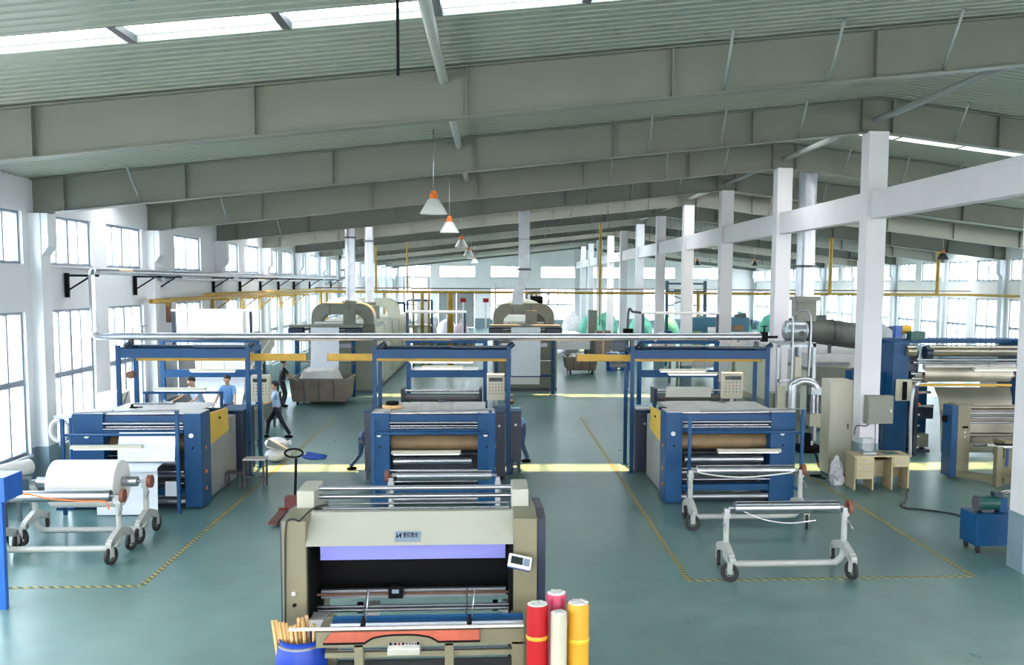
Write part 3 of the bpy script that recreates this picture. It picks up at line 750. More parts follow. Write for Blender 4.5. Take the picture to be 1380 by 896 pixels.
tag(MB().tube([(-7.45, 15.22, 1.1), (-7.2, 15.2, 1.07), (-6.8, 15.2, .98), (-6.3, 15.2, .94), (-6.0, 15.2, .93), (-5.95, 15.2, .8)], .012, 6).build('orange_hose', 'orange'), 'thin orange hose draped along the nearest left roller', 'hose')
tag(MB().tube([(3.72, 16.85, 1.06), (3.8, 16.84, .98), (4.5, 16.83, .90), (5.3, 16.84, .96), (5.5, 16.85, 1.0)], .014, 6).build('cloth_strip', 'white'), 'white cloth strip sagging along the roller by the right machine', 'cloth strip')
# small roll near the left wall and its stand
f = thing('fabric_roll', 'slim white fabric roll lying low beside the left wall', 'fabric roll', (-8.35, 17.6, .9))
MB().cyl((-8.72, 17.1, .98), (-8.38, 17.9, .98), .14, n=28).build('fabric', 'white', f, bevel=.01)
MB().cyl((-8.76, 17.0, .98), (-8.34, 18.0, .98), .04, n=12).build('core', 'tan', f)
f = thing('roll_stand', 'low grey stand under the slim roll at the left wall', 'stand', (-8.4, 17.6, 0))
for y in (17.2, 17.8):
    x = -8.72 + (y - 17.1) * .42
    MB().bb(x - .14, x + .14, y - .04, y + .04, .77, .84).build('cradle', 'dull_steel', f)
    for dx in (-.11, .11): MB().bb(x + dx - .03, x + dx + .03, y - .03, y + .03, 0, .77).build('leg', 'dull_steel', f)
f = thing('drive_motor', 'black geared motor on a post behind the nearest left roller', 'motor', (-7.75, 15.95, 0))
MB().cyl((-8.15, 15.95, 1.06), (-7.72, 15.95, 1.06), .075, n=16).build('motor_body', 'black', f); MB().bb(-7.98, -7.82, 15.85, 16.05, .93, 1.22).build('gear_box', 'black', f, bevel=.01)
MB().bb(-7.94, -7.86, 15.9, 16.0, .0, .93).build('post', 'dark_grey', f)

# blue corner of another machine at the left frame edge
f = thing('blue_cabinet', 'bright blue machine corner cut off by the left frame edge', 'cabinet', (-6.7, 13.0, 0))
MB().bb(-7.3, -6.37, 12.9, 13.4, 1.45, 1.78).build('top_box', 'bright_blue', f, bevel=.01)
MB().bb(-6.5, -6.42, 12.92, 13.0, 0, 1.45).build('post', 'bright_blue', f); MB().bb(-7.3, -7.22, 12.92, 13.0, 0, 1.45).build('post', 'bright_blue', f)

# ================================================================== raising machines
def raising_machine(name_lab, xl, xr, cwl, cwr, panel, cloth=False):
    """body from Y 18.35 (guard frame) to 21.4; xl..xr outer width; cwl, cwr widths of the two end columns; panel = side with the yellow cover"""
    o = thing('raising_machine', name_lab, 'machine', ((xl + xr) / 2, 20, 0))
    yf = 18.62; zt = 1.84
    for x0, x1, s in ((xl, xl + cwl, -1), (xr - cwr, xr, 1)):
        c = MB().bb(x0, x1, yf, yf + .62, .02, zt).build('end_column', 'blue', o, bevel=.015)
        MB().bb(x0 + .03, x1 - .02, yf + .03, yf + .6, zt, zt + .012).build('column_cap', 'plate_grey', c)
        MB().cyl(((x0 + x1) / 2 - .02, yf - .02, 1.42), ((x0 + x1) / 2 - .02, yf, 1.42), .045, n=18).build('gauge', 'white', c)
        MB().cyl(((x0 + x1) / 2, yf - .02, 1.18), ((x0 + x1) / 2, yf, 1.18), .02, n=12).build('button', 'black', c)
        xs = x1 if s > 0 else x0
        for z in (1.15, .68, .35): MB().bb(xs - .012, xs + .012, yf + .24, yf + .30, z - .03, z + .03).build('bolt_plate', 'orange', c)
    xi0, xi1 = xl + cwl, xr - cwr
    # long side body behind the columns
    for x0, x1 in ((xl + .08, xl + .24), (xr - .24, xr - .08)):
        MB().bb(x0, x1, yf + .62, 21.4, .05, 1.45).build('side_panel', 'door_grey' if panel else 'blue', o)
    if panel:
        x0, x1 = (xr - .08, xr - .02) if panel > 0 else (xl + .02, xl + .08)
        p = MB().prism([(yf + .66, 1.12), (20.6, 1.22), (20.6, 1.70), (yf + .66, 1.76)], x0, x1, 'x').build('yellow_cover', 'yellow', o, bevel=.008)
        xx = x1 + .005 if panel > 0 else x0 - .005
        MB().c(xx, 19.95, 1.58, .02, .10, .04).build('latch', 'black', p)
    # top plates: three grey sheets
    n = 3; ws = (xi1 - xi0 + .3) / n
    for k in range(n):
        a = xi0 - .15 + k * ws
        MB().bb(a + .006, a + ws - .006, yf + .12, 20.40, zt - .03 + .004 * k, zt - .005 + .004 * k).build('top_plate', 'plate_grey', o)
    MB().bb(xi0, xi1, yf + .05, yf + .20, 1.62, 1.80).build('front_beam', 'blue', o)
    MB().bb(xi0, xi1, 21.3, 21.4, .1, 1.6).build('rear_panel', 'navy', o)
    MB().bb(xi0, xi1, yf + .9, yf + .95, .1, 1.62).build('inner_board', 'dark_grey', o)
    def rol(nm, y, z, r, mm, a=xi0, b=xi1): return MB().cyl((a, y, z), (b, y, z), r, n=24).build(nm, mm, o)
    rol('guide_bar', yf - .02, 1.66, .022, 'dull_steel'); rol('guide_bar', yf + .1, 1.58, .03, 'steel')
    rol('wire_roller', yf + .45, 1.46, .10, 'dull_steel')
    MB().bb(xi0, xi1, yf - .04, yf + .02, 1.47, 1.53).build('cross_rail', 'blue', o)
    rol('guide_bar', yf + .0, 1.55, .018, 'steel')
    rol('brown_drum', yf + .42, 1.20, .16, 'tan')
    MB().prism([(yf + .1, 1.02), (yf + .32, .95), (yf + .33, .96), (yf + .11, 1.03)], xi0 + .02, xi1 - .02, 'x').build('apron_plate', 'dull_steel', o)
    rol('delivery_roller', yf + .12, .88, .085, 'steel', xi0 + .06, xi1 - .12)
    rol('guide_bar', yf + .0, .72, .022, 'steel'); rol('guide_bar', yf + .35, .58, .05, 'dull_steel'); rol('guide_bar', yf - .02, .50, .018, 'steel')
    MB().bb(xi0, xi1, yf + .05, yf + .25, .26, .38).build('lower_rail', 'blue', o)
    rol('floor_roller', yf + .1, .13, .06, 'dull_steel')
    MB().bb(xi0, xi1, yf + .3, yf + .34, .04, .16).build('kick_rail', 'beige', o)
    # guard frame in front
    for x in (xl + .12 if cwl > .5 else xl + .42, xr - .12 if cwr < .5 else xr - .0):
        pass
    gx = (xl + .0, xr - .32) if panel > 0 else (xl + .40, xr + .0) if panel < 0 else (xl + .1, xr - .1)
    for x in gx: MB().bb(x - .03, x + .03, yf - .42, yf - .36, 0, 1.95 if x == gx[1] else 1.80).build('guard_post', 'blue', o)
    MB().cyl((gx[0], yf - .39, 1.50), (gx[1], yf - .39, 1.50), .024, n=10).build('guard_rail', 'blue', o)
    MB().tube([(gx[0] + .2, yf - .39, 1.92), (gx[1] - .1, yf - .39, 1.96), (gx[1] - .02, yf - .39, 1.93), (gx[1], yf - .39, 1.85)], .014, 8).build('guard_rail', 'dull_steel', o)
    for x in gx: MB().bb(x - .02, x + .02, yf - .4, yf, .30, .34).build('guard_foot', 'blue', o)
    return o
L_ = raising_machine('blue raising machine on the left with white cloth feeding down its front', -7.92, -5.53, .58, .33, 1)
M_m = raising_machine('blue raising machine in the middle behind the inspection machine', -2.33, .09, .37, .35, 0)
R_ = raising_machine('blue raising machine on the right with yellow side cover at its left', 3.46, 6.10, .34, .52, -1)
def sheet(name, pts, x0, x1, mm, lab=None, cat=None, parent=None, th=.006, x2=None, x3=None):
    """cloth strip: pts in (y,z) from top to bottom; optional bottom x range"""
    n = len(pts); vs = []
    for i, (y, z) in enumerate(pts):
        t_ = i / (n - 1); a = x0 + ((x2 - x0) * t_ if x2 is not None else 0); b_ = x1 + ((x3 - x1) * t_ if x3 is not None else 0)
        vs += [(a, y, z), (b_, y, z), (a, y + th, z - th * .3), (b_, y + th, z - th * .3)]
    fs = []
    for i in range(n - 1):
        q = i * 4; fs += [(q, q + 1, q + 5, q + 4), (q + 2, q + 6, q + 7, q + 3), (q, q + 4, q + 6, q + 2), (q + 1, q + 3, q + 7, q + 5)]
    fs += [(0, 2, 3, 1), ((n - 1) * 4, (n - 1) * 4 + 1, (n - 1) * 4 + 3, (n - 1) * 4 + 2)]
    mb = MB(); mb.add(vs, fs, True); o = mb.build(name, mm, parent)
    if lab: tag(o, lab, cat)
    return o
sheet('cloth_sheet', [(18.55, 1.50), (18.45, 1.2), (18.42, .96), (18.55, .93)], -7.02, -5.97, 'fabric_white', 'white cloth hanging down the front of the left machine', 'cloth')
sheet('cloth_sheet', [(18.5, .93), (18.2, .90), (18.05, .84)], -6.9, -6.2, 'fabric_white', 'white cloth strip running out flat from the left machine', 'cloth')
sheet('cloth_sheet', [(18.15, .86), (18.12, .4), (18.1, .02)], -7.3, -6.2, 'fabric_white', 'white cloth fold reaching the floor before the left machine', 'cloth')
sheet('cloth_sheet', [(18.4, .58), (18.38, .3)], -6.15, -5.93, 'fabric_white', 'small white cloth flap low at the right of the left machine', 'cloth')
# fluorescent fittings
def tube_lamp(x0, x1, y, z, lab, wires=0, top=None):
    o = thing('tube_lamp', lab, 'lamp', ((x0 + x1) / 2, y, z), 'fluorescent tube lamps over the machines')
    MB().prism([(y - .09, z + .0), (y + .09, z + .0), (y + .05, z + .06), (y - .05, z + .06)], x0, x1, 'x').build('housing', 'cream', o)
    MB().cyl((x0 + .03, y, z - .01), (x1 - .03, y, z - .01), .02, n=10).build('tube', 'tube_light', o)
    if top:
        for x in (x0 + .25 * (x1 - x0), x0 + .75 * (x1 - x0)): MB().cyl((x, y, z + .06), (x, y, top), .005, n=6).build('hanger_wire', 'dark_grey', o)
tube_lamp(-7.72, -6.45, 18.12, 1.27, 'fluorescent fitting across the front guard of the left machine')
tube_lamp(-1.90, -.58, 18.4, 1.09, 'fluorescent fitting across the front of the middle machine')
tube_lamp(4.45, 5.72, 18.4, 1.09, 'fluorescent fitting across the front of the right machine')
# small things lying on the machines
def top_item(fn, x, y, lab, cat): pass
o = MB().tube([(-6.75, 20.3, 1.9), (-6.75, 20.3, 1.86), (-6.5, 20.1, 1.85), (-7.3, 20.1, 1.85)], .02, 6).build('bent_rod', 'dull_steel'); tag(o, 'grey bent rod lying on the left machine top', 'rod')
for nm, x, y, mm, lab in (('hand_tool', -7.05, 19.4, 'black', 'small black hand tool on the left machine top'), ('hand_tool', -1.05, 20.35, 'navy', 'small dark clamp standing on the middle machine top'), ('hand_tool', 4.98, 20.2, 'dark_grey', 'small dark clamp with wire on the right machine top')):
    mb = MB(); mb.bb(x - .07, x + .07, y - .03, y + .03, 1.85, 1.88).bb(x - .05, x - .01, y - .02, y + .02, 1.88, 1.93).cyl((x, y, 1.87), (x + .16, y + .04, 1.865), .012, n=8)
    tag(mb.build(nm, mm), lab, 'tool')
f = thing('tape_reel', 'brown tape reels stacked at the left on the middle machine', 'reel', (-2.0, 19.35, 1.85))
for i, (x, z, mm) in enumerate(((-2.05, 1.85, 'tube_tan'), (-1.93, 1.85, 'tube_tan'), (-1.98, 1.92, 'black'))):
    MB().lathe([(.05, 0), (.13, 0), (.13, .065), (.05, .065), (.05, 0)], (x, 19.35, z), 20).build('reel', mm, f)
tag(MB().bb(3.38, 3.70, 21.85, 22.15, 1.476, 1.50).build('paper_stack', 'white'), 'small white papers on the dark cabinet left of the right machine', 'paper')

# side cabinets
def side_cab(x0, x1, y0, y1, z0, z1, lab, legs=False):
    o = thing('drive_cabinet', lab, 'cabinet', ((x0 + x1) / 2, (y0 + y1) / 2, 0))
    b_ = MB().bb(x0, x1, y0, y1, z0, z1).build('body', 'navy', o, bevel=.01)
    MB().bb(x0 + .04, x1 - .04, y0 - .012, y0, z0 + .08, z1 - .08).build('cover', 'navy', b_)
    MB().bb(x0 - .01, x1 + .01, y0 - .01, y1 + .01, z1, z1 + .015).build('lid', 'blue', o)
    MB().cyl(((x0 + x1) / 2, y0 - .02, z1 - .3), ((x0 + x1) / 2, y0, z1 - .3), .03, n=12).build('lock', 'dull_steel', o)
    if z0 > .1:
        for x in (x0 + .05, x1 - .05):
            for y in (y0 + .05, y1 - .05): MB().bb(x - .03, x + .03, y - .03, y + .03, 0, z0).build('leg', 'navy', o)
side_cab(-6.05, -5.49, 21.55, 22.6, .05, 1.50, 'dark blue drive cabinet right of the left machine, below the gantry')
side_cab(-2.78, -2.40, 21.2, 22.0, .26, 1.52, 'narrow dark blue cabinet at the left side of the middle machine')
side_cab(.05, .32, 21.2, 22.2, .05, 1.50, 'narrow dark blue drive cabinet directly right of the middle machine')
side_cab(.44, .70, 21.9, 22.6, .28, 1.42, 'raised dark blue box beside the crouching worker at the middle')
side_cab(3.33, 3.76, 21.75, 22.7, .05, 1.46, 'dark blue drive cabinet left of the right machine, under the gantry')

# ================================================================== gantries with yellow hoist beams
def gantry(xl, xr, y0, y1, bx0, bx1, lab, lab2, hoist=None):
    o = thing('gantry_frame', lab, 'frame', ((xl + xr) / 2, (y0 + y1) / 2, 0), 'blue gantries')
    for x in (xl, xr):
        for y in (y0, y1):
            p = MB().bb(x - .043, x + .043, y - .043, y + .043, 0, 2.94 if y == y0 else 2.90).build('post', 'blue', o)
            MB().bb(x - .09, x + .09, y - .09, y + .09, 0, .02).build('foot_plate', 'blue', p)
        MB().bb(x - .04, x + .04, y0, y1, 2.78, 2.88).build('side_beam', 'blue', o)
    MB().bb(xl, xr, y0 - .04, y0 + .04, 2.66, 2.86).build('front_beam', 'blue', o)
    MB().bb(xl, xr, y1 - .04, y1 + .04, 2.74, 2.88).build('rear_beam', 'blue', o)
    MB().bb((xl + xr) / 2 + .2, xr, y0 - .0, y0 + .3, 2.90, 2.93).build('top_tray', 'navy', o)
    MB().bb(xl, (xl + xr) / 2 + .2, y0 + .3, y0 + .55, 2.90, 2.92).build('top_tray', 'navy', o)
    for x in (xl + .12, xr): MB().cyl((x, y0 + .1, 2.9), (x + .12, y0 + .1, 3.0), .06, n=12).build('pulley', 'navy', o)
    q = thing('hoist_beam', lab2, 'beam', ((bx0 + bx1) / 2, (y0 + y1) / 2, 2.56), 'yellow hoist beams')
    ym = (y0 + y1) / 2; mb = MB(); mb.bb(bx0, bx1, ym - .07, ym + .07, 2.56, 2.575).bb(bx0, bx1, ym - .07, ym + .07, 2.70, 2.72).bb(bx0, bx1, ym - .01, ym + .01, 2.57, 2.71)
    mb.bb(bx0 + .0, bx1, ym - .065, ym - .05, 2.58, 2.70)
    mb.build('i_beam', 'ochre', q)
    for x in (xl + .3, xr - .3): MB().bb(x - .04, x + .04, ym - .05, ym + .05, 2.72, 2.80).build('hanger', 'blue', q)
    MB().bb(bx0 - .01, bx0, ym - .07, ym + .07, 2.55, 2.73).build('end_stop', 'dark_grey', q); MB().bb(bx1, bx1 + .01, ym - .07, ym + .07, 2.55, 2.73).build('end_stop', 'dark_grey', q)
gantry(-8.22, -5.42, 21.8, 22.85, -8.0, -4.22, 'blue four-post gantry around the back of the left machine', 'ochre hoist beam reaching from the left gantry to the right')
gantry(-2.62, .40, 21.8, 22.85, -3.73, .38, 'blue four-post gantry around the back of the middle machine', 'ochre hoist beam reaching from the middle gantry to the left')
gantry(3.25, 6.42, 21.8, 22.85, 2.0, 6.4, 'blue four-post gantry around the back of the right machine', 'ochre hoist beam reaching from the right gantry to the left')
f = thing('electric_hoist', 'dark blue electric hoist hanging on the right gantry hoist beam', 'hoist', (2.98, 22.3, 2.45))
MB().bb(2.82, 3.14, 22.1, 22.5, 2.80, 3.05).build('motor', 'navy', f, bevel=.02); MB().bb(2.8, 3.15, 22.15, 22.45, 2.42, 2.54).build('trolley', 'dark_grey', f, bevel=.02)
MB().tube([(2.86, 22.3, 2.42), (2.92, 22.3, 2.36), (3.02, 22.3, 2.36), (3.08, 22.3, 2.42)], .015, 8).build('hook', 'dark_grey', f)
f = thing('warning_horn', 'round red lamp hanging between the posts of the left gantry', 'lamp', (-8.1, 22.2, 2.2))
MB().cyl((-8.1, 22.1, 2.25), (-8.1, 22.3, 2.25), .085, n=20).build('lens', 'rust', f); MB().cyl((-8.1, 22.25, 2.3), (-8.1, 22.3, 2.66), .012, n=6).build('hanger', 'dark_grey', f); MB().tube([(-8.1, 22.2, 2.17), (-8.17, 22.1, 1.8), (-8.22, 21.9, 1.5)], .01, 6).build('cable', 'rubber', f)

# control panels on posts
def control_panel(x0, x1, y, z0, z1, lab):
    o = thing('control_panel', lab, 'control panel', ((x0 + x1) / 2, y, 0), 'cream control panels of the machines')
    b_ = MB().bb(x0, x1, y - .12, y + .12, z0, z1).build('case', 'cream', o, bevel=.012)
    MB().bb(x0 + .05, x1 - .05, y - .13, y - .12, z1 - .17, z1 - .08).build('display', 'screen_dark', b_)
    for r_ in range(4):
        for c_ in range(5):
            x = x0 + .07 + c_ * (x1 - x0 - .14) / 4; z = z1 - .24 - r_ * .075
            MB().cyl((x, y - .135, z), (x, y - .12, z), .014, n=8).build('button', ('dark_grey', 'red', 'dark_grey', 'dark_green')[r_], b_)
    MB().bb((x0 + x1) / 2 - .04, (x0 + x1) / 2 + .04, y - .03, y + .03, 0, z0).build('post', 'dull_steel', o)
    MB().bb((x0 + x1) / 2 - .15, (x0 + x1) / 2 + .15, y - .15, y + .15, 0, .015).build('foot_plate', 'dull_steel', o)
control_panel(-5.85, -5.42, 23.9, 1.42, 2.08, 'cream push-button control panel beside the left gantry')
control_panel(-.10, .33, 23.15, 1.55, 2.18, 'cream push-button control panel inside the middle gantry')
control_panel(5.68, 6.18, 23.15, 1.58, 2.22, 'cream push-button control panel inside the right gantry')

# ================================================================== second frames behind (feeding stands)
def feed_frame(xl, xr, lab, rollers=True, tl=None, tr_=None):
    tl = xl if tl is None else tl; tr_ = xr if tr_ is None else tr_; y = 27.0
    o = thing('feeding_frame', lab, 'frame', ((xl + xr) / 2, y, 0), 'blue feeding frames')
    for x in (xl, xr): MB().bb(x - .06, x + .06, y - .06, y + .06, 0, 2.75).build('post', 'blue', o)
    MB().bb(xl, xr, y - .05, y + .05, 1.72, 1.93).build('cross_beam', 'blue', o)
    MB().bb(xl, xr, y - .04, y + .04, 2.68, 2.78).build('top_beam', 'blue', o)
    for x in (tl, tr_):
        MB().bb(x - .035, x + .035, y + .16, y + .24, 2.55, 3.52).build('upper_post', 'navy', o)
        MB().bb(x - .035, x + .035, y, y + .24, 2.68, 2.76).build('arm', 'navy', o)
    MB().cyl((tl - .05, y + .2, 3.55), (tr_ + .05, y + .2, 3.55), .045, n=14).build('top_roller', 'white', o)
    # working rollers nearer the machine
    yr = 24.7
    if not rollers: return o
    for z, r_, mm, dy in ((1.40, .09, 'dark_grey', 0), (1.60, .03, 'steel', .0), (1.45, .035, 'navy', .3)):
        MB().cyl((xl + .05, yr + dy, z), (xr - .1, yr + dy, z), r_, n=16).build('feed_roller', mm, o)
    for x in (xl + .05, xr - .1):
        MB().bb(x - .04, x + .04, yr - .2, yr + .4, 1.25, 1.66).build('roller_bracket', 'navy', o); MB().bb(x - .04, x + .04, yr - .05, yr + .05, 0, 1.3).build('stand_leg', 'blue', o)
        MB().bb(x - .04, x + .04, yr, y, .3, .38).build('base_rail', 'blue', o)
    return o
feed_frame(-9.0, -6.45, 'tall blue feeding frame with white cloth behind the left gantry', False, tl=-8.75, tr_=-6.65)
feed_frame(-2.30, -.16, 'tall blue feeding frame seen through the middle gantry', tl=-2.35, tr_=-.74)
feed_frame(4.22, 6.45, 'tall blue feeding frame seen through the right gantry', tl=4.34, tr_=6.5)
sheet('cloth_sheet', [(27.18, 3.6), (27.1, 3.2), (27.2, 2.6), (27.25, 1.9), (27.1, 1.3), (26.6, .8)], -8.2, -6.85, 'fabric_white', 'wide white cloth curtain hanging from the left feeding frame', 'cloth')
sheet('cloth_sheet', [(24.5, 1.72), (24.6, 1.5), (24.65, 1.3)], 4.55, 5.75, 'white', 'white cloth lying over the rollers of the right feeding frame', 'cloth')
sheet('cloth_sheet', [(24.4, 1.30), (23.6, 1.28), (22.9, 1.2)], -2.0, -.3, 'white', 'white cloth running flat behind the middle machine top', 'cloth')
tube_lamp(-8.26, -7.0, 24.05, 1.69, 'lower fluorescent fitting inside the left gantry')
tube_lamp(-7.75, -6.6, 25.3, 2.04, 'upper fluorescent fitting before the left feeding frame', top=2.9)
tube_lamp(-2.15, -.45, 25.3, 2.29, 'upper fluorescent fitting seen through the middle gantry', top=2.75)
tube_lamp(-1.85, -.75, 25.9, 2.08, 'lower fluorescent fitting seen through the middle gantry', top=2.7)
tube_lamp(4.45, 5.7, 25.0, 2.08, 'left fluorescent fitting seen through the right gantry', top=2.75)
tube_lamp(4.9, 6.3, 26.2, 1.88, 'right fluorescent fitting seen through the right gantry', top=2.7)
o = MB().bb(-2.1, -.35, 26.1, 26.7, 2.0, 2.04).build('white_board', 'white'); 
tag(o, 'white folding shelf board behind the middle gantry', 'board'); o.name = 'shelf_board'
bt = thing('work_bench', 'blue bench with trays where two workers stand behind the left machine', 'bench', (-7.6, 24.3, 0))
MB().bb(-8.5, -6.6, 24.0, 24.1, 1.60, 1.655).build('rail', 'blue', bt); MB().bb(-8.45, -8.39, 24.0, 24.1, 0, 1.6).build('leg', 'blue', bt); MB().bb(-6.66, -6.6, 24.0, 24.1, 0, 1.6).build('leg', 'blue', bt)
pf = thing('standing_platform', 'low steel platform under two workers behind the left machine', 'platform', (-7.8, 26, 0))
MB().bb(-9.1, -6.6, 25.0, 26.85, .26, .30).build('deck', 'dull_steel', pf)
for x in (-9.0, -6.7):
    for y in (25.1, 26.7): MB().bb(x - .04, x + .04, y - .04, y + .04, 0, .26).build('leg', 'dark_grey', pf)

# ================================================================== stenters (long drying ranges)
def stenter(xl, xr, y0, y1, zt, lab, ducts, cl0, cl1, clz, arch):
    o = thing('stenter_range', lab, 'machine', ((xl + xr) / 2, y0, 0))
    yb = y0 + 1.4; n = int((y1 - yb) / 3.0)
    for i in range(n):
        a = yb + i * (y1 - yb) / n; b_ = yb + (i + 1) * (y1 - yb) / n
        h = MB().bb(xl, xr, a + .01, b_ - .01, .12, zt).build('dryer_section', 'stenter_grey' if i == 0 else 'stenter_cream', o)
        MB().bb(xr, xr + .03, a + .15, b_ - .15, .3, zt - .15).build('access_door', 'stenter_cream', h); MB().bb(xr + .03, xr + .05, (a + b_) / 2, (a + b_) / 2 + .04, 1.1, 1.4).build('door_handle', 'dark_grey', h)
        MB().bb(xl - .03, xl, a + .15, b_ - .15, .3, zt - .15).build('access_door', 'stenter_cream', h)
    MB().bb(xl - .02, xr + .02, yb, y1, 0, .12).build('plinth', 'dark_grey', o)
    # arched air duct above the entry
    ax0, ax1, az = arch; c0 = zt; prof = []
    out_ = [(ax0, c0 - .0)] + [(ax0 + .55 - .55 * math.cos(t_ * math.pi / 20), az - .55 + .55 * math.sin(t_ * math.pi / 20)) for t_ in range(0, 11)] + [(ax1 - .55 + .55 * math.sin(t_ * math.pi / 20), az - .55 + .55 * math.cos(t_ * math.pi / 20)) for t_ in range(0, 11)] + [(ax1, c0)]
    inn = [(ax1 - .38, c0), (ax1 - .42, az - .62), (ax1 - .6, az - .45), (ax0 + .6, az - .45), (ax0 + .42, az - .62), (ax0 + .38, c0)]
    MB().prism(out_ + inn, yb - .25, yb + .6).build('arch_duct', 'stenter_grey', o, bevel=.02)
    MB().bb((ax0 + ax1) / 2 - .25 + .3, (ax0 + ax1) / 2 + .2 + .3, yb - .45, yb - .2, c0 - .2, az - .28).build('fan_box', 'stenter_grey', o, bevel=.01)
    for dx in (-.5, .25): MB().bb((ax0 + ax1) / 2 + dx, (ax0 + ax1) / 2 + dx + .03, yb - .27, yb - .25, az - .45, az - .02).build('seam', 'dark_grey', o)
    MB().blob(((ax0 + ax1) / 2 + .0, yb + .4, az - .02), .7, .5, .22, 16, 8).build('duct_hump', 'stenter_cream', o)
    # exit frame in front
    for x in (cl0 - .55, cl1 + .5):
        MB().bb(x - .07, x + .07, y0 - .07, y0 + .07, 0, zt - .1).build('exit_post', 'blue', o)
        MB().bb(x - .05, x + .05, y0, yb, zt - .5, zt - .35).build('exit_arm', 'blue', o); MB().bb(x - .14, x + .14, y0 - .14, y0 + .14, 0, .03).build('foot_plate', 'dull_steel', o)
        for z in (.75, 1.3, 1.9): MB().cyl((x, y0 - .12, z), (x, y0 - .06, z), .05, n=10).build('bolt_head', 'dark_grey', o)
    MB().bb(cl0 - .8, cl1 + .8, y0 - .25, y0 + .5, zt - .06, zt + .02).build('exit_canopy', 'stenter_grey', o)
    for sx, ex in ((cl0 - .85, cl0 - .3), (cl1 + .2, cl1 + .85)): MB().bb(sx, ex, y0 - .2, y0 + .3, zt - .38, zt - .08).build('gear_case', 'navy', o, bevel=.03)
    MB().bb(cl0 - .5, cl1 + .5, y0 - .04, y0 + .04, .70, .80).build('cross_bar', 'blue', o)
    for z in (zt - .15, zt - .55, 1.35): MB().cyl((cl0 - .5, y0 + .1, z), (cl1 + .5, y0 + .1, z), .05, n=14).build('draw_roller', 'steel', o)
    MB().bb(cl0 - .1, cl1 + .2, yb - .3, yb - .05, zt + .02, zt + .1).build('warning_tray', 'white', o)
    MB().bb(cl0 - .35, cl1 + .35, yb - .06, yb, 1.8, 1.95).build('slot_lip', 'dull_steel', o)
    return o
stenter(.12, 2.66, 37.4, 60, 2.72, 'long grey green stenter dryer in the middle distance with arch duct', [], .76, 1.92, .8, (.10, 2.55, 3.56))
stenter(-7.1, -4.55, 36.6, 54, 2.72, 'long cream stenter dryer at left behind the plastic trolley', [], -6.72, -5.68, .8, (-6.95, -4.55, 3.55))
sheet('cloth_sheet', [(37.22, 2.72), (37.2, 2.0), (37.22, 1.4), (37.2, .76)], .78, 1.92, 'fabric_white', 'white cloth panel falling out of the middle stenter', 'cloth')
sheet('cloth_sheet', [(37.35, .70), (37.35, .5), (37.35, .42)], .76, 1.90, 'white', 'white cloth end below the middle stenter cross bar', 'cloth')
sheet('cloth_sheet', [(36.4, 2.72), (36.38, 2.0), (36.3, 1.4), (36.1, .9), (36.0, .85)], -6.72, -5.68, 'fabric_white', 'white cloth panel falling from the left stenter into the trolley', 'cloth')
# second arch on left stenter further back
f = thing('return_duct', 'pale green arched return duct over the left stenter, farther back', 'duct', (-4.6, 44, 2.7))
out_ = [(-6.4, 2.72)] + [(-6.4 + .6 - .6 * math.cos(q * math.pi / 16), 3.05 + .6 * math.sin(q * math.pi / 16)) for q in range(9)] + [(-4.75 + .6 * math.sin(q * math.pi / 16), 3.05 + .6 * math.cos(q * math.pi / 16)) for q in range(9)] + [(-4.15, 2.72)]
MB().prism(out_ + [(-4.6, 2.72), (-4.65, 3.1), (-4.85, 3.25), (-5.7, 3.25), (-5.9, 3.1), (-5.95, 2.72)], 43.6, 44.6).build('arch', 'stenter_cream', f, bevel=.02)
MB().bb(-5.3, -5.0, 43.5, 43.7, 2.72, 3.3).build('support', 'stenter_grey', f)
# exhaust ducts
def round_duct(x, y, r, z0, z1, lab, collar=True, zc=None, mm='duct'):
    o = thing('exhaust_duct', lab, 'duct', (x, y, z0))
    n = 4; st = (z1 - z0) / n
    for i in range(n): MB().cyl((x, y, z0 + i * st), (x, y, z0 + (i + 1) * st), r, n=24).build('duct_section', mm, o)
    for i in range(1, n): MB().cyl((x, y, z0 + i * st - .015), (x, y, z0 + i * st + .015), r + .015, n=24).build('seam_ring', mm, o)
    MB().cyl((x, y, zc or z1 - .1), (x, y, (zc or z1 - .1) + .07), r + .06, n=24).build('collar', 'dark_grey', o)
    MB().bb(x - r - .1, x + r + .1, y - r - .1, y + r + .1, z0 - .08, z0 + .04).build('base_flange', 'stenter_grey', o)
round_duct(-5.50, 38.2, .19, 3.58, roofz(-5.5) - .05, 'shiny round exhaust duct, left one above the left stenter', zc=6.05)
round_duct(-4.98, 40.0, .18, 3.50, roofz(-5) - .05, 'shiny round exhaust duct, right one above the left stenter', zc=6.0)
round_duct(-8.3, 56, .25, 4.6, roofz(-8.3) - .06, 'short far exhaust duct at roof left of the lamps row', zc=6.0, mm='galv')
round_duct(-7.6, 52, .25, 5.0, roofz(-7.6) - .06, 'second short far exhaust duct near the roof at left', zc=5.6, mm='galv')
round_duct(9.38, 28.2, .27, 4.0, roofz(9.38) - .06, 'shiny round exhaust duct right of the column row near the desk', zc=4.9)
f = thing('exhaust_duct', 'square galvanised duct from the roof bending down to the middle stenter', 'duct', (1.2, 38.4, 3.5))
z1 = roofz(1.1) - .05
for a, b_ in ((4.95, 6.1), (6.1, z1)): MB().bb(1.10, 1.52, 38.2, 38.65, a + .005, b_ - .005).build('duct_section', 'galv', f)
MB().bb(1.04, 1.58, 38.14, 38.71, 4.87, 4.95).build('collar', 'dark_grey', f)
mb = MB(); P_ = [((1.10, 1.52), 4.87), ((1.06, 1.48), 4.5), ((.86, 1.30), 4.0), ((.82, 1.26), 3.5)]
vs = [(x, y, z) for (xa, xb), z in P_ for x, y in ((xa, 38.2), (xb, 38.2), (xb, 38.65), (xa, 38.65))]
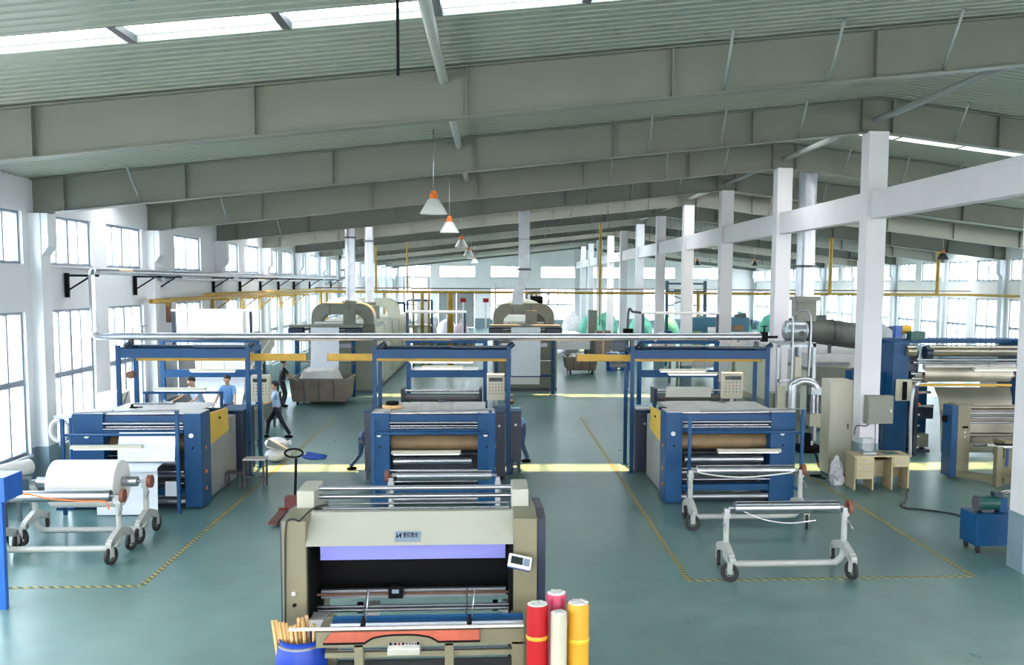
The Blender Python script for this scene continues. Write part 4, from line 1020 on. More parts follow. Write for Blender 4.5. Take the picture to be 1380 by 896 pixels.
mb.add(vs, [(i * 4 + k, i * 4 + (k + 1) % 4, i * 4 + 4 + (k + 1) % 4, i * 4 + 4 + k) for i in range(3) for k in range(4)]); mb.build('bend', 'galv', f)
MB().bb(.76, 1.32, 38.1, 38.75, 3.42, 3.52).build('base_flange', 'stenter_grey', f)
f = thing('fan_unit', 'dark fan motor frame on top of the middle stenter', 'fan', (2.0, 39, 3.3))
MB().bb(1.55, 2.2, 38.9, 39.5, 2.72, 3.5).build('motor_base', 'stenter_grey', f); MB().cyl((1.6, 39.1, 3.68), (2.1, 39.1, 3.68), .17, n=16).build('motor', 'black', f)
MB().tube([(1.5, 39, 3.5), (1.5, 39, 3.95), (2.3, 39, 3.95), (2.3, 39, 3.5)], .03, 6).build('guard_frame', 'dark_grey', f)

# trolleys / bins
def trolley(x0, x1, y0, y1, z0, z1, lab, fill, mm='bin_plastic', name='laundry_trolley'):
    o = thing(name, lab, 'trolley', ((x0 + x1) / 2, (y0 + y1) / 2, 0)); t_ = .035; k = .07
    def ring(z, ins, th):
        return [(x0 + ins + th, y0 + ins + th, z), (x1 - ins - th, y0 + ins + th, z), (x1 - ins - th, y1 - ins - th, z), (x0 + ins + th, y1 - ins - th, z)]
    mb = MB(); vs = ring(z0, k + .03, 0) + ring(z0 + .12, k, 0) + ring(z1, 0, 0) + ring(z1, 0, t_) + ring(z0 + .15, k, t_)
    fs = [(3, 2, 1, 0)] + [(i * 4 + q, i * 4 + (q + 1) % 4, i * 4 + 4 + (q + 1) % 4, i * 4 + 4 + q) for i in range(4) for q in range(4)] + [(16, 17, 18, 19)]
    mb.add(vs, fs); mb.build('tub', mm, o, bevel=.02)
    MB().bb(x0 - .03, x1 + .03, y0 - .03, y0 + .03, z1 - .03, z1 + .03).bb(x0 - .03, x1 + .03, y1 - .03, y1 + .03, z1 - .03, z1 + .03).bb(x0 - .03, x0 + .03, y0, y1, z1 - .03, z1 + .03).bb(x1 - .03, x1 + .03, y0, y1, z1 - .03, z1 + .03).build('rim', 'stenter_grey', o)
    n = 3
    for i in range(1, n + 1):
        x = x0 + (x1 - x0) * i / (n + 1); MB().prism([(y0 + .08, z0 + .05), (y0 - .02, z1), (y0 + .03, z1), (y0 + .14, z0 + .05)], x - .02, x + .02, 'x').build('rib', 'dark_grey', o)
    for x in (x0 + .25, x1 - .25):
        for y in (y0 + .25, y1 - .25): MB().cyl((x - .03, y, .09), (x + .03, y, .09), .09, n=14).bb(x - .04, x + .04, y - .04, y + .04, .09, z0).build('caster', 'rubber', o)
    if fill:
        mb = MB(); n1, n2 = 16, 10; rr = random.Random(hash(lab) % 1000 if False else len(lab)); vs = []
        for i in range(n1 + 1):
            for j in range(n2 + 1):
                u, v = i / n1, j / n2; e = min(u, 1 - u, v, 1 - v) * 2
                vs.append((x0 + .28 + (x1 - x0 - .7) * u, y0 + .1 + (y1 - y0 - .2) * v, z1 - .12 + fill * min(1, e * 4.5) + rr.uniform(-.03, .03)))
        mb.add(vs, [(i * (n2 + 1) + j, (i + 1) * (n2 + 1) + j, (i + 1) * (n2 + 1) + j + 1, i * (n2 + 1) + j + 1) for i in range(n1) for j in range(n2)], True)
        mb.build('folded_cloth', 'white', o)
trolley(-7.1, -5.05, 34.2, 36.0, .12, .93, 'brown plastic trolley heaped with white cloth before the left stenter', .42)
trolley(3.55, 5.1, 45.4, 47.4, .22, .85, 'brown plastic trolley with cloth far right of the middle stenter', .2)
f = thing('wooden_crate', 'grey wooden crate cart beside the walking worker', 'crate', (-6.55, 26.4, 0))
for y0_, y1_ in ((25.3, 25.34), (26.8, 26.84)): MB().bb(-6.85, -6.25, y0_, y1_, .15, .98).build('end_board', 'stenter_grey', f)
for x0_ in (-6.85, -6.29):
    for i in range(5): MB().bb(x0_, x0_ + .04, 25.34 + i * .292, 25.34 + i * .292 + .28, .15, .98).build('slat', 'stenter_grey', f)
MB().bb(-6.85, -6.25, 25.3, 26.84, .12, .15).build('bottom_board', 'stenter_grey', f)
for x in (-6.75, -6.35):
    for y in (25.5, 26.6): MB().cyl((x - .03, y, .06), (x + .03, y, .06), .06, n=12).build('caster', 'rubber', f)
f = thing('framed_bin', 'tall grey framed bin behind the walking worker', 'bin', (-6.7, 29.6, 0))
MB().bb(-6.9, -6.52, 29.2, 30.0, .2, .92).build('panel_box', 'stenter_grey', f)
for x in (-6.92, -6.50):
    for y in (29.18, 30.02): MB().bb(x - .03, x + .03, y - .03, y + .03, 0, .98).build('corner_post', 'dark_grey', f)
MB().bb(-6.95, -6.47, 29.15, 29.21, .92, .98).build('rail', 'dark_grey', f)
# sloping chute left of stenter
f = thing('feed_chute', 'long grey sloping feed chute left of the brown trolley', 'chute', (-8.3, 32.5, 0))
MB().prism([(29.5, .7), (29.5, .9), (34.5, 2.3), (34.5, 2.1)], -8.9, -7.7, 'x').build('chute_bed', 'stenter_grey', f)
MB().prism([(29.5, .7), (29.5, 1.1), (34.5, 2.5), (34.5, 2.1)], -7.7, -7.64, 'x').build('side_lip', 'cream', f)
for y, z in ((30, .8), (34, 1.95)):
    for x in (-8.8, -7.9): MB().bb(x - .04, x + .04, y - .04, y + .04, 0, z).build('leg', 'dark_grey', f)
# sacks
def sack(x, y, z, rx, ry, rz, lab, seed, mm='bag_white', grp=None, tie=True, name='sack', j=.06):
    o = thing(name, lab, 'sack', (x, y, z), grp)
    MB().blob((x, y, z + rz), rx, ry, rz, 16, 10, j, seed=seed, flat=-rz * .92).build('body', mm, o, sub=1)
    if tie: MB().cyl((x + rx * .9, y, z + rz * 1.1), (x + rx * 1.25, y, z + rz * 1.2), .04, .07, n=10).build('tied_end', mm, o)
sack(-5.22, 23.5, 0, .27, .3, .16, 'white sack at the bottom of the pair by the left gantry', 3)
sack(-5.2, 23.5, .30, .28, .26, .15, 'white sack lying on top of the other by the left gantry', 5)
tag(MB().prism([(-5.35, .45), (-4.85, .30), (-4.80, .34), (-5.30, .62)], 23.1, 23.22).build('cloth_flap', 'galv'), 'grey folded sheet leaning on the white sacks', 'sheet')
# stools by left gantry
f = thing('metal_stool', 'dark metal stool with white seat before the left gantry', 'stool', (-4.98, 20.6, 0))
MB().bb(-5.22, -4.76, 20.4, 20.75, .60, .63).build('seat', 'white', f)
for x in (-5.2, -4.8):
    for y in (20.42, 20.72): MB().bb(x - .02, x + .02, y - .02, y + .02, 0, .6).build('leg', 'dark_grey', f)
MB().bb(-5.2, -4.8, 20.42, 20.45, .22, .26).build('stretcher', 'dark_grey', f)
f = thing('low_stool', 'low dark metal step stool left of the taller stool', 'stool', (-5.45, 20.6, 0))
MB().bb(-5.62, -5.28, 20.45, 20.75, .30, .33).build('seat', 'dark_grey', f)
for x in (-5.6, -5.3):
    for y in (20.47, 20.73): MB().bb(x - .02, x + .02, y - .02, y + .02, 0, .3).build('leg', 'dark_grey', f)

# pallet truck
f = thing('pallet_truck', 'red hand pallet truck with black looped handle and blue rag', 'pallet truck', (-3.7, 18.2, 0))
for x0_ in (-3.95, -3.60):
    MB().prism([(17.1, .05), (17.1, .10), (17.9, .12), (17.95, .16), (18.0, .05)], x0_, x0_ + .16, 'x').build('fork', 'maroon', f)
MB().bb(-3.85, -3.54, 17.95, 18.15, .08, .36).build('body', 'maroon', f, bevel=.02)
MB().cyl((-3.70, 18.2, .25), (-3.70, 18.35, 1.02), .026, n=12).build('handle_shaft', 'black', f)
lp = [(-3.74 + .17 * math.cos(a), 18.35, 1.12 + .08 * math.sin(a)) for a in [i * 2 * math.pi / 20 for i in range(21)]]
MB().tube(lp, .02, 8).build('handle_loop', 'black', f)
for x in (-3.8, -3.6): MB().cyl((x - .03, 18.22, .09), (x + .03, 18.22, .09), .09, n=16).build('steer_wheel', 'rubber', f)
tag(MB().blob((-3.35, 18.35, 1.05), .24, .10, .06, 12, 8, .12, seed=9).cyl((-3.5, 18.35, 1.10), (-3.15, 18.35, 1.04), .05, n=8).build('blue_rag', 'cloth_blue'), 'crumpled blue rag hanging over the pallet truck handle', 'rag')
tag(MB().bb(-1.2, -.75, 23.6, 23.7, 0, .04).build('floor_bar', 'steel'), 'short blue grey bar lying on the aisle floor', 'bar')

# ================================================================== duct along the wall and across
f = thing('silver_duct', 'long insulated silver duct crossing the hall above the blue gantries', 'duct', (-1, 22, 3.1))
MB().cyl((-8.7, 22, 3.12), (-2.2, 22, 3.135), .085, n=24).build('duct_section', 'duct', f)
MB().cyl((-2.2, 22, 3.135), (2.8, 22, 3.15), .085, n=24).build('duct_section', 'duct', f)
MB().cyl((2.8, 22, 3.15), (6.3, 22, 3.17), .085, n=24).build('duct_section', 'duct', f)
MB().tube([(-8.55, 22, 3.12), (-8.72, 22, 3.13), (-8.80, 22, 3.2), (-8.80, 22, 3.4)], .085, 18).build('elbow', 'duct', f)
MB().cyl((-8.80, 22, 3.3), (-8.80, 22, 4.42), .075, n=20).build('riser', 'duct', f)
MB().tube([(-8.80, 22, 4.38), (-8.80, 22.0, 4.50), (-8.80, 22.08, 4.55), (-8.80, 22.3, 4.56)], .08, 18).build('elbow', 'duct', f)
for i in range(6): MB().cyl((-8.80, 22.2 + i * 6, 4.56), (-8.80, 28.2 + i * 6, 4.56), .08, n=16).build('wall_run', 'duct', f)
for i in range(6): MB().cyl((-9.0, 27.2 + i * 6, 4.40), (-9.0, 33.2 + i * 6, 4.40), .045, n=12).build('return_run', 'duct', f)
for i in range(8): MB().cyl((-7.9 + i * 1.95, 22, 3.04), (-7.9 + i * 1.95, 22, 3.09), .03, n=8).build('drain_stub', 'dull_steel', f)
MB().bb(6.3, 6.45, 21.92, 22.08, 3.05, 3.28).build('valve_body', 'black', f); MB().cyl((6.38, 22, 3.28), (6.38, 22, 3.4), .02, n=8).cyl((6.38, 22, 3.4), (6.38, 22, 3.42), .08, n=14).build('valve_wheel', 'black', f)
MB().cyl((6.45, 22, 3.16), (6.7, 22, 3.16), .03, n=10).build('outlet', 'black', f)
MB().cyl((-7.75, 22, 3.2), (-7.75, 22, 3.36), .02, n=8).cyl((-7.85, 22, 3.36), (-7.65, 22, 3.36), .015, n=8).build('tee_valve', 'dull_steel', f)
for x in (-8.0, -2.62, .4, 3.25, 6.2): MB().bb(x - .03, x + .03, 21.9, 22.1, 2.93, 3.06).build('saddle', 'dark_grey', f)
# brackets
br0 = thing('pipe_bracket', 'black steel pipe bracket under the silver duct corner', 'bracket', (-9.38, 22.0, 4.0), 'black pipe brackets on the left wall')
MB().bb(-9.38, -9.30, 21.96, 22.04, 3.98, 4.52).build('wall_plate', 'black', br0)
MB().bb(-9.38, -8.66, 21.97, 22.03, 4.44, 4.49).build('arm', 'black', br0)
MB().cyl((-9.3, 22, 4.15), (-8.85, 22, 4.44), .02, n=8).build('strut', 'black', br0)
for i, k in enumerate((.82, 1.07, 1.9, 2.42, 2.9, 3.4, 3.9, 4.5, 5.1, 5.5)): dup(br0, (-9.38, Y0 + BAY * k, 4.0), 'black steel pipe bracket on the left wall, %s after the duct corner' % ordi(i))
br1 = thing('pipe_bracket', 'yellow bracket beside the bright doorway window', 'bracket', (-9.38, 33.1, 3.3), 'yellow pipe brackets on the left wall')
MB().bb(-9.38, -9.30, 33.06, 33.14, 3.2, 3.8).build('wall_plate', 'gas_yellow', br1); MB().bb(-9.38, -8.6, 33.07, 33.13, 3.72, 3.78).build('arm', 'gas_yellow', br1); MB().cyl((-9.3, 33.1, 3.35), (-8.8, 33.1, 3.72), .025, n=8).build('strut', 'gas_yellow', br1)
for i, k in enumerate((2.45, 2.88, 3.43, 3.87)): dup(br1, (-9.38, Y0 + BAY * k, 3.3), 'yellow pipe bracket under the gas pipe, %s after the doorway' % ordi(i))
# gas pipe
g = thing('gas_pipe', 'long yellow gas pipe crossing the hall before the far half', 'pipe', (5, 50, 3.9), )
MB().cyl((-9.0, 50, 3.86), (25.8, 50, 3.92), .07, n=14).build('main_run', 'gas_yellow', g)
MB().cyl((-9.0, 50.05, 4.05), (25.8, 50.05, 4.12), .03, n=8).build('thin_run', 'rust', g)
MB().tube([(-9.0, 27.6, 3.55), (-9.0, 27.6, 3.78), (-9.0, 27.8, 3.82), (-9.0, 50, 3.86)], .06, 12).build('wall_run', 'gas_yellow', g)
MB().cyl((25.72, 50, 3.92), (25.72, 38, 3.9), .07, n=12).build('wall_run', 'gas_yellow', g)
MB().cyl((-8.7, 30, 3.95), (-8.7, 50, 4.0), .035, n=8).build('thin_run', 'gas_yellow', g)
MB().tube([(-9.0, 27.6, 3.2), (-9.0, 27.6, 3.75)], .07, 10).build('riser', 'rust', g)
for x, za, zb, rr in ((5.68, 3.9, 7.85, .07), (5.68, 2.2, 3.9, .04), (-2.1, 0, 3.9, .17), (-4.3, 3.9, 7.0, .05), (-3.55, 0, 3.9, .09), (-3.2, 0, 3.9, .06), (-4.0, 0, 3.9, .05), (-5.5, 0, 3.9, .06), (2.1, 0, 3.9, .08), (2.35, 0, 3.9, .05), (23.9, 3.9, 6.7, .1), (18.0, 3.9, 7.3, .1), (10.9, 0, 3.9, .10), (-8.7, 0, 3.9, .07), (-8.4, 0, 3.9, .07), (-5.9, 3.9, 6.2, .06)):
    MB().cyl((x, 50, za), (x, 50, zb), rr, n=12).build('riser', 'gas_yellow', g)
# wall heater pipes etc. and cabinets on the left
def cabinet(x0, x1, y0, y1, z1, mm, lab, n=1, name='metal_cabinet', legs=.05):
    o = thing(name, lab, 'cabinet', ((x0 + x1) / 2, (y0 + y1) / 2, 0))
    MB().bb(x0, x1, y0, y1, legs, z1).build('body', mm, o, bevel=.01); MB().bb(x0 + .03, x1 - .03, y0 + .03, y1 - .03, 0, legs).build('plinth', 'dark_grey', o)
    for i in range(n):
        a = x0 + .03 + i * (x1 - x0 - .06) / n; b_ = x0 + .03 + (i + 1) * (x1 - x0 - .06) / n
        d_ = MB().bb(a + .01, b_ - .01, y0 - .02, y0, legs + .08, z1 - .05).build('door', mm, o)
        MB().bb(b_ - .09, b_ - .06, y0 - .04, y0 - .02, z1 * .5, z1 * .5 + .12).build('handle', 'dark_grey', d_)
    return o
cabinet(-9.13, -8.6, 22.8, 23.5, 1.75, 'plate_grey', 'grey metal locker against the left wall behind the left machine')
cabinet(-9.1, -8.55, 28.6, 29.3, 2.2, 'plate_grey', 'tall pale cabinet at the left wall before the doorway', 2)
f = thing('valve_stand', 'blue pipe stand with a round hand wheel left of the left machine', 'valve', (-8.15, 18.9, 0))
MB().cyl((-8.0, 18.8, 0), (-8.0, 18.8, 1.75), .05, n=12).build('pipe', 'blue', f); MB().bb(-8.3, -7.75, 18.76, 18.84, 1.74, 1.79).build('handle_bar', 'dull_steel', f)
lp = [(-8.22 + .16 * math.cos(a), 18.8, 1.5 + .2 * math.sin(a)) for a in [i * 2 * math.pi / 20 for i in range(21)]]
MB().tube(lp, .045, 8).build('hose_loop', 'plate_grey', f)
MB().bb(-8.25, -7.9, 18.6, 19.0, 0, .04).build('base', 'blue', f)

# ================================================================== pendant lamps
def pendant(x, y, zb, lab, s=1.0, shade='lamp_shade', first=None):
    o = thing('pendant_lamp', lab, 'lamp', (x, y, zb), 'pendant lamps under the roof')
    MB().lathe([(.075 * s, .30 * s), (.12 * s, .27 * s), (.25 * s, .04 * s), (.265 * s, 0), (.255 * s, 0), (.24 * s, .04 * s), (.11 * s, .26 * s), (.07 * s, .29 * s)], (x, y, zb), 28).build('shade', shade, o)
    MB().lathe([(.0, .45 * s), (.05 * s, .45 * s), (.055 * s, .40 * s), (.075 * s, .38 * s), (.085 * s, .28 * s), (0, .27 * s)], (x, y, zb), 20).build('neck', 'orange', o)
    MB().blob((x, y, zb + .16 * s), .07 * s, .07 * s, .11 * s, 12, 8).build('bulb', 'white', o)
    MB().cyl((x, y, zb + .44 * s), (x, y, roofz(x) - .02), .012, n=6).build('cord', 'dull_steel', o)
for i, (x, y) in enumerate(((-1.13, 19.2), (-1.13, 26.4), (-1.14, 37.3), (-1.13, 48.6), (-1.13, 56), (-1.13, 67))):
    pendant(x, y, 5.72, 'white cone pendant lamp with orange neck, %s in the left row from the camera' % ordi(i), 1.0)
for i, (x, y) in enumerate(((21.0, 43.5), (13.4, 62), (15.3, 62), (17.2, 62), (19.4, 62))):
    pendant(x, y, 5.62, 'dark pendant lamp %s' % ('before the right wall windows', 'leftmost of the far group past the columns', 'second in the far group past the columns', 'third in the far group past the columns', 'rightmost of the far group past the columns')[i], 1.0, 'dark_grey')

# ================================================================== right side
f = thing('steam_unit', 'grey steam pump unit with horizontal tank on a tall steel frame', 'machine', (8.0, 24.6, 0))
for x, z1 in ((7.50, 2.82), (7.75, 2.75), (8.46, 2.85), (8.3, 2.75)):
    MB().bb(x - .04, x + .04, 24.5 if x in (7.50, 8.46) else 25.2, 24.58 if x in (7.50, 8.46) else 25.28, 0, z1).build('frame_post', 'galv', f)
MB().bb(7.48, 8.5, 24.5, 24.58, 2.76, 2.86).build('frame_beam', 'galv', f); MB().bb(7.48, 8.5, 24.5, 24.58, 1.85, 1.92).build('frame_beam', 'galv', f); MB().bb(7.48, 8.5, 24.5, 25.3, 2.84, 2.88).build('deck', 'galv', f)
tk = MB(); tk.cyl((7.78, 24.75, 3.18), (8.22, 24.75, 3.18), .27, n=28); tk.blob((7.78, 24.75, 3.18), .12, .27, .27, 20, 12); tk.blob((8.22, 24.75, 3.18), .12, .27, .27, 20, 12)
T_ = tk.build('tank', 'galv', f)
MB().cyl((8.1, 24.46, 3.12), (8.1, 24.5, 3.12), .07, n=16).build('manhole', 'dark_grey', T_)
for x in (7.8, 8.2): MB().cyl((x, 24.75, 2.95), (x - .12 if x < 8 else x + .12, 24.7, 2.86), .03, n=8).build('tank_leg', 'galv', f)
MB().tube([(7.85, 24.45, 1.9), (7.85, 24.45, 3.3), (7.85, 24.45, 3.6), (8.3, 24.45, 3.6), (8.3, 24.45, 2.0)], .028, 8).build('pipe', 'galv', f)
MB().tube([(7.86, 24.4, .3), (7.86, 24.4, 1.62), (7.95, 24.4, 1.80), (8.15, 24.4, 1.88), (8.4, 24.4, 1.82), (8.5, 24.4, 1.68)], .11, 16).build('silver_bend', 'duct', f)
MB().bb(8.34, 8.64, 24.3, 24.55, 1.52, 1.72).build('junction', 'galv', f); MB().cyl((8.42, 24.4, .95), (8.42, 24.4, 1.55), .07, n=14).cyl((8.54, 24.4, .95), (8.54, 24.4, 1.55), .03, n=10).build('pipe', 'steel', f)
MB().bb(8.30, 8.62, 24.25, 24.6, .70, 1.02).build('pump_head', 'cream', f, bevel=.015); MB().cyl((8.46, 24.4, .3), (8.46, 24.4, .7), .08, n=14).build('pump_shaft', 'dull_steel', f)
MB().bb(8.05, 8.66, 24.2, 24.8, .0, .16).build('base', 'black', f); MB().bb(8.2, 8.36, 24.3, 24.5, .16, .5).build('motor', 'black', f)
MB().bb(7.5, 8.25, 24.9, 25.5, 0, 1.5).build('housing', 'stenter_grey', f, bevel=.02)
MB().bb(7.48, 7.70, 24.44, 24.48, .9, 1.75).build('gauge_board', 'cream', f); MB().bb(7.95, 8.12, 24.5, 24.7, 1.9, 2.5).build('gauge_board', 'cream', f)
# right dryer body
f = thing('dryer_range', 'long pale grey dryer with dark round duct on top right of the columns', 'machine', (12, 34, 0))
MB().bb(9.75, 13.2, 28.6, 42, 1.85, 2.28).build('top_casing', 'plate_grey', f)
MB().bb(9.9, 13.1, 28.7, 41.9, 0, 1.85).build('base_casing', 'stenter_grey', f)
for i in range(4):
    y = 29.0 + i * 3.2; MB().bb(9.86, 9.9, y, y + 2.6, .25, 1.7).build('side_door', 'stenter_cream', f)
MB().bb(9.9, 13.1, 28.66, 28.7, .1, 1.8).build('blue_panel', 'blue', f)
for x in (10.5, 11.6): MB().bb(x - .04, x + .04, 29.0, 29.1, 2.28, 2.7).build('duct_leg', 'dark_grey', f)
dk = thing('round_air_duct', 'dark dented round air duct lying over the pale grey dryer', 'duct', (11, 30, 2.5))
MB().tube([(9.0, 29.2, 2.95), (9.8, 29.2, 2.98), (10.6, 29.2, 2.90), (11.4, 29.3, 2.80), (12.2, 29.4, 2.72), (12.9, 29.6, 2.70)], .40, 20).build('duct_body', 'black_duct', dk)
for x, z in ((9.8, 2.98), (10.6, 2.90), (11.5, 2.76)): MB().cyl((x - .03, 29.2, z), (x + .03, 29.2, z), .425, n=20).build('seam_ring', 'dark_grey', dk)
MB().bb(9.95, 10.35, 29.0, 29.4, 3.30, 3.45).build('damper_box', 'dark_grey', dk)
MB().prism([(11.9, 2.3), (11.9, 3.35), (12.0, 3.3), (12.7, 2.8), (12.7, 2.4)], 28.9, 29.0).build('end_plate', 'galv', dk)
f = thing('duct_hopper', 'dull green square box at the foot of the right round duct', 'hopper', (9.38, 28.2, 3.3))
MB().bb(9.08, 9.68, 27.95, 28.5, 3.30, 3.98).build('box', 'stenter_grey', f, bevel=.01); MB().bb(9.04, 9.72, 27.9, 28.55, 3.94, 3.99).build('flange', 'dark_grey', f)
MB().bb(9.1, 9.14, 28.0, 28.1, 0, 3.3).build('leg', 'dark_grey', f); MB().bb(9.6, 9.66, 28.3, 28.4, 0, 3.3).build('leg', 'dark_grey', f)
# electrical cabinets seen between columns
f = thing('open_cabinet', 'grey green cabinet with large swung door beside the steam unit', 'cabinet', (10.3, 27.8, 0))
MB().bb(9.78, 10.72, 28.0, 28.5, .08, 2.0).build('body', 'stenter_cream', f)
MB().prism([(9.72, 27.95), (10.55, 27.35), (10.58, 27.40), (9.75, 28.0)], .25, 1.95, 'z').build('door', 'stenter_grey', f)
MB().prism([(10.42, 27.42), (10.60, 27.30), (10.64, 27.36), (10.46, 27.48)], .15, 1.9, 'z').build('door_edge', 'blue', f)
MB().bb(9.72, 10.75, 27.95, 28.02, 1.98, 2.08).build('top_rail', 'galv', f)
cabinet(7.72, 8.25, 21.2, 21.8, 2.22, 'cream', 'tall cream cabinet directly left of the white column base')
# desk, scale, column box
f = thing('wooden_desk', 'light wooden office desk in front of the white column', 'desk', (8.4, 20.0, 0))
MB().bb(7.74, 9.02, 19.72, 20.32, .72, .75).build('desk_top', 'wood', f)
for x0_, x1_ in ((7.78, 7.81), (8.18, 8.21), (8.60, 8.63), (8.96, 8.99)): MB().bb(x0_, x1_, 19.76, 20.28, 0, .72).build('side_board', 'wood', f)
for i, z in enumerate((.56, .40, .24)): 
    d_ = MB().bb(7.81, 8.18, 19.74, 19.77, z, z + .155).build('drawer', 'wood', f); MB().bb(7.96, 8.04, 19.72, 19.74, z + .07, z + .09).build('handle', 'dull_steel', d_)
d_ = MB().bb(8.63, 8.96, 19.74, 19.77, .50, .72).build('drawer', 'wood', f); MB().bb(8.75, 8.83, 19.72, 19.74, .6, .62).build('handle', 'dull_steel', d_)
MB().bb(7.81, 8.96, 20.2, 20.23, .2, .7).build('modesty_board', 'wood', f); MB().bb(8.21, 8.6, 19.8, 20.2, .62, .64).build('keyboard_tray', 'dark_wood', f)
f = thing('balance_scale', 'precision balance with clear draught box on the desk', 'scale', (8.13, 20.0, .75))
MB().bb(7.98, 8.28, 19.82, 20.12, .75, .80).build('base', 'galv', f, bevel=.01)
MB().bb(8.0, 8.26, 19.9, 20.12, .80, 1.08).build('glass_box', 'clear_box', f); MB().cyl((8.13, 20.0, .80), (8.13, 20.0, .82), .07, n=16).build('pan', 'steel', f)
tag(MB().bb(8.5, 8.8, 19.9, 20.15, .75, .765).build('notebook', 'dark_green'), 'dark green notebook lying open on the desk', 'notebook')
f = thing('wall_box', 'grey green electrical box mounted on the white column above the desk', 'electrical box', (8.45, 20.2, 1.4))
MB().bb(8.20, 8.80, 20.24, 20.42, 1.36, 1.98).build('case', 'stenter_grey', f, bevel=.008); MB().bb(8.23, 8.77, 20.22, 20.24, 1.39, 1.95).build('door', 'stenter_grey', f); MB().bb(8.72, 8.75, 20.20, 20.22, 1.62, 1.68).build('lock', 'white', f)
MB().tube([(8.3, 20.3, 1.36), (8.2, 20.3, 1.3), (8.02, 20.35, 1.3), (8.0, 20.4, 1.1)], .012, 6).build('cable', 'rubber', f)
for x in (8.48, 8.62): MB().cyl((x, 20.38, .75), (x - .02, 20.38, 1.36), .007, n=6).build('cable', 'dark_grey', f)
f = thing('sack', 'grey white crumpled plastic bag standing at the left of the desk', 'sack', (7.62, 20.4, 0))
mb = MB(); rb = random.Random(4); vs = []
for q in range(9):
    zz = q * .078; rr0 = (.13, .15, .145, .14, .12, .115, .10, .06, .035)[q]
    for k in range(14):
        t_ = 2 * math.pi * k / 14; w_ = rr0 * (1 + rb.uniform(-.22, .22)); vs.append((7.62 + w_ * math.cos(t_), 20.4 + w_ * 1.1 * math.sin(t_), zz + rb.uniform(-.01, .01) * (q > 0)))
mb.add(vs, [(i * 14 + k, i * 14 + (k + 1) % 14, (i + 1) * 14 + (k + 1) % 14, (i + 1) * 14 + k) for i in range(8) for k in range(14)] + [tuple(range(8 * 14, 9 * 14))])
mb.build('bag_film', 'bag_white', f)
tag(MB().tube([(9.25, 27.6, .02), (8.9, 26.2, .02), (8.4, 24.0, .02), (7.9, 22.3, .02)], .03, 8).build('floor_cable', 'black'), 'thick black cable on the floor from the steam unit towards the desk', 'cable')
tag(MB().bb(7.15, 7.4, 20.7, 20.78, .1, .14).cyl((7.15, 20.74, .12), (7.5, 20.74, .05), .02, n=8).build('floor_tool', 'black'), 'small black tool on the floor left of the desk', 'tool')
tag(MB().tube([(9.02, 20.05, .02), (8.93, 19.6, .015), (8.75, 19.3, .015), (8.6, 18.95, .015), (8.35, 18.5, .015), (8.15, 18.25, .015), (8.2, 18.0, .015), (8.5, 17.85, .015), (8.9, 17.45, .015), (9.0, 16.6, .015), (8.6, 15.7, .02), (8.2, 15.3, .3), (8.05, 15.2, .62)], .018, 8).build('power_cable', 'rubber'), 'black power cable snaking from the desk to the blue pump box', 'cable')
# blue hydraulic box
f = thing('hydraulic_unit', 'blue hydraulic power box on casters at the right frame edge', 'hydraulic unit', (8.3, 15.1, 0))
MB().prism([(7.90, 15.35), (7.93, 14.85), (8.9, 14.85), (8.9, 15.35)], .13, .66, 'z').build('tank', 'blue', f, bevel=.01)
for x, y in ((7.97, 15.25), (8.0, 14.92), (8.85, 14.92), (8.85, 15.25)): MB().cyl((x - .02, y, .055), (x + .02, y, .055), .055, n=12).bb(x - .03, x + .03, y - .03, y + .03, .06, .14).build('caster', 'rubber', f)
mo = MB().cyl((8.03, 15.08, .80), (8.38, 15.08, .80), .125, n=20).build('motor', 'motor_green', f)
MB().cyl((8.02, 15.08, .80), (8.05, 15.08, .80), .13, n=20).build('fan_cover', 'dark_grey', mo); MB().bb(8.1, 8.3, 15.0, 15.16, .65, .72).build('motor_foot', 'dark_grey', mo)
MB().bb(8.38, 8.52, 14.98, 15.18, .66, .9).build('pump_block', 'blue', f, bevel=.01)
for i in range(5):
    a = .03 * i; MB().tube([(8.35 + a, 15.0 + a, .95), (8.48 + a, 15.0, 1.02 - a * .4), (8.7, 14.98 + a * .5, .98 - a * .5), (8.85, 15.0, .86 - a), (8.75, 15.05, .74)], .014, 8).build('hose', 'rubber' if i % 2 else 'plate_grey', f)
MB().bb(8.28, 8.42, 14.96, 15.1, .93, 1.0).build('connector', 'navy', f)

# large blue roller machine on the right
f = thing('calender_machine', 'large blue machine with brown metallic sheet on rollers at right', 'machine', (12, 24.6, 0))
MB().bb(10.42, 10.85, 24.1, 25.4, 0, 2.95).build('side_frame', 'blue', f, bevel=.015); MB().bb(13.95, 14.4, 24.1, 25.4, 0, 2.95).build('side_frame', 'blue', f, bevel=.015)
MB().bb(10.85, 11.2, 24.3, 25.2, 1.95, 2.7).build('gear_housing', 'navy', f, bevel=.02)
MB().bb(10.3, 14.4, 24.7, 25.3, 2.86, 2.98).build('top_beam', 'blue', f)
def rr_(z, r, x0, x1, mm='foil', y=24.2, nm='roller'): return MB().cyl((x0, y, z), (x1, y, z), r, n=24).build(nm, mm, f)
rr_(2.70, .15, 11.35, 13.75, 'foil', 24.1); rr_(2.70, .15, 10.75, 11.0, 'foil', 24.1); rr_(2.48, .035, 11.0, 13.7, 'steel', 24.0); rr_(2.38, .03, 11.0, 13.9, 'steel', 24.2); rr_(2.28, .09, 11.25, 13.7, 'plate_grey', 24.1)
sheet('metal_sheet', [(24.02, 2.30), (23.95, 2.1), (24.0, 1.9)], 11.25, 13.65, 'foil', parent=f, x2=11.2, x3=13.55)
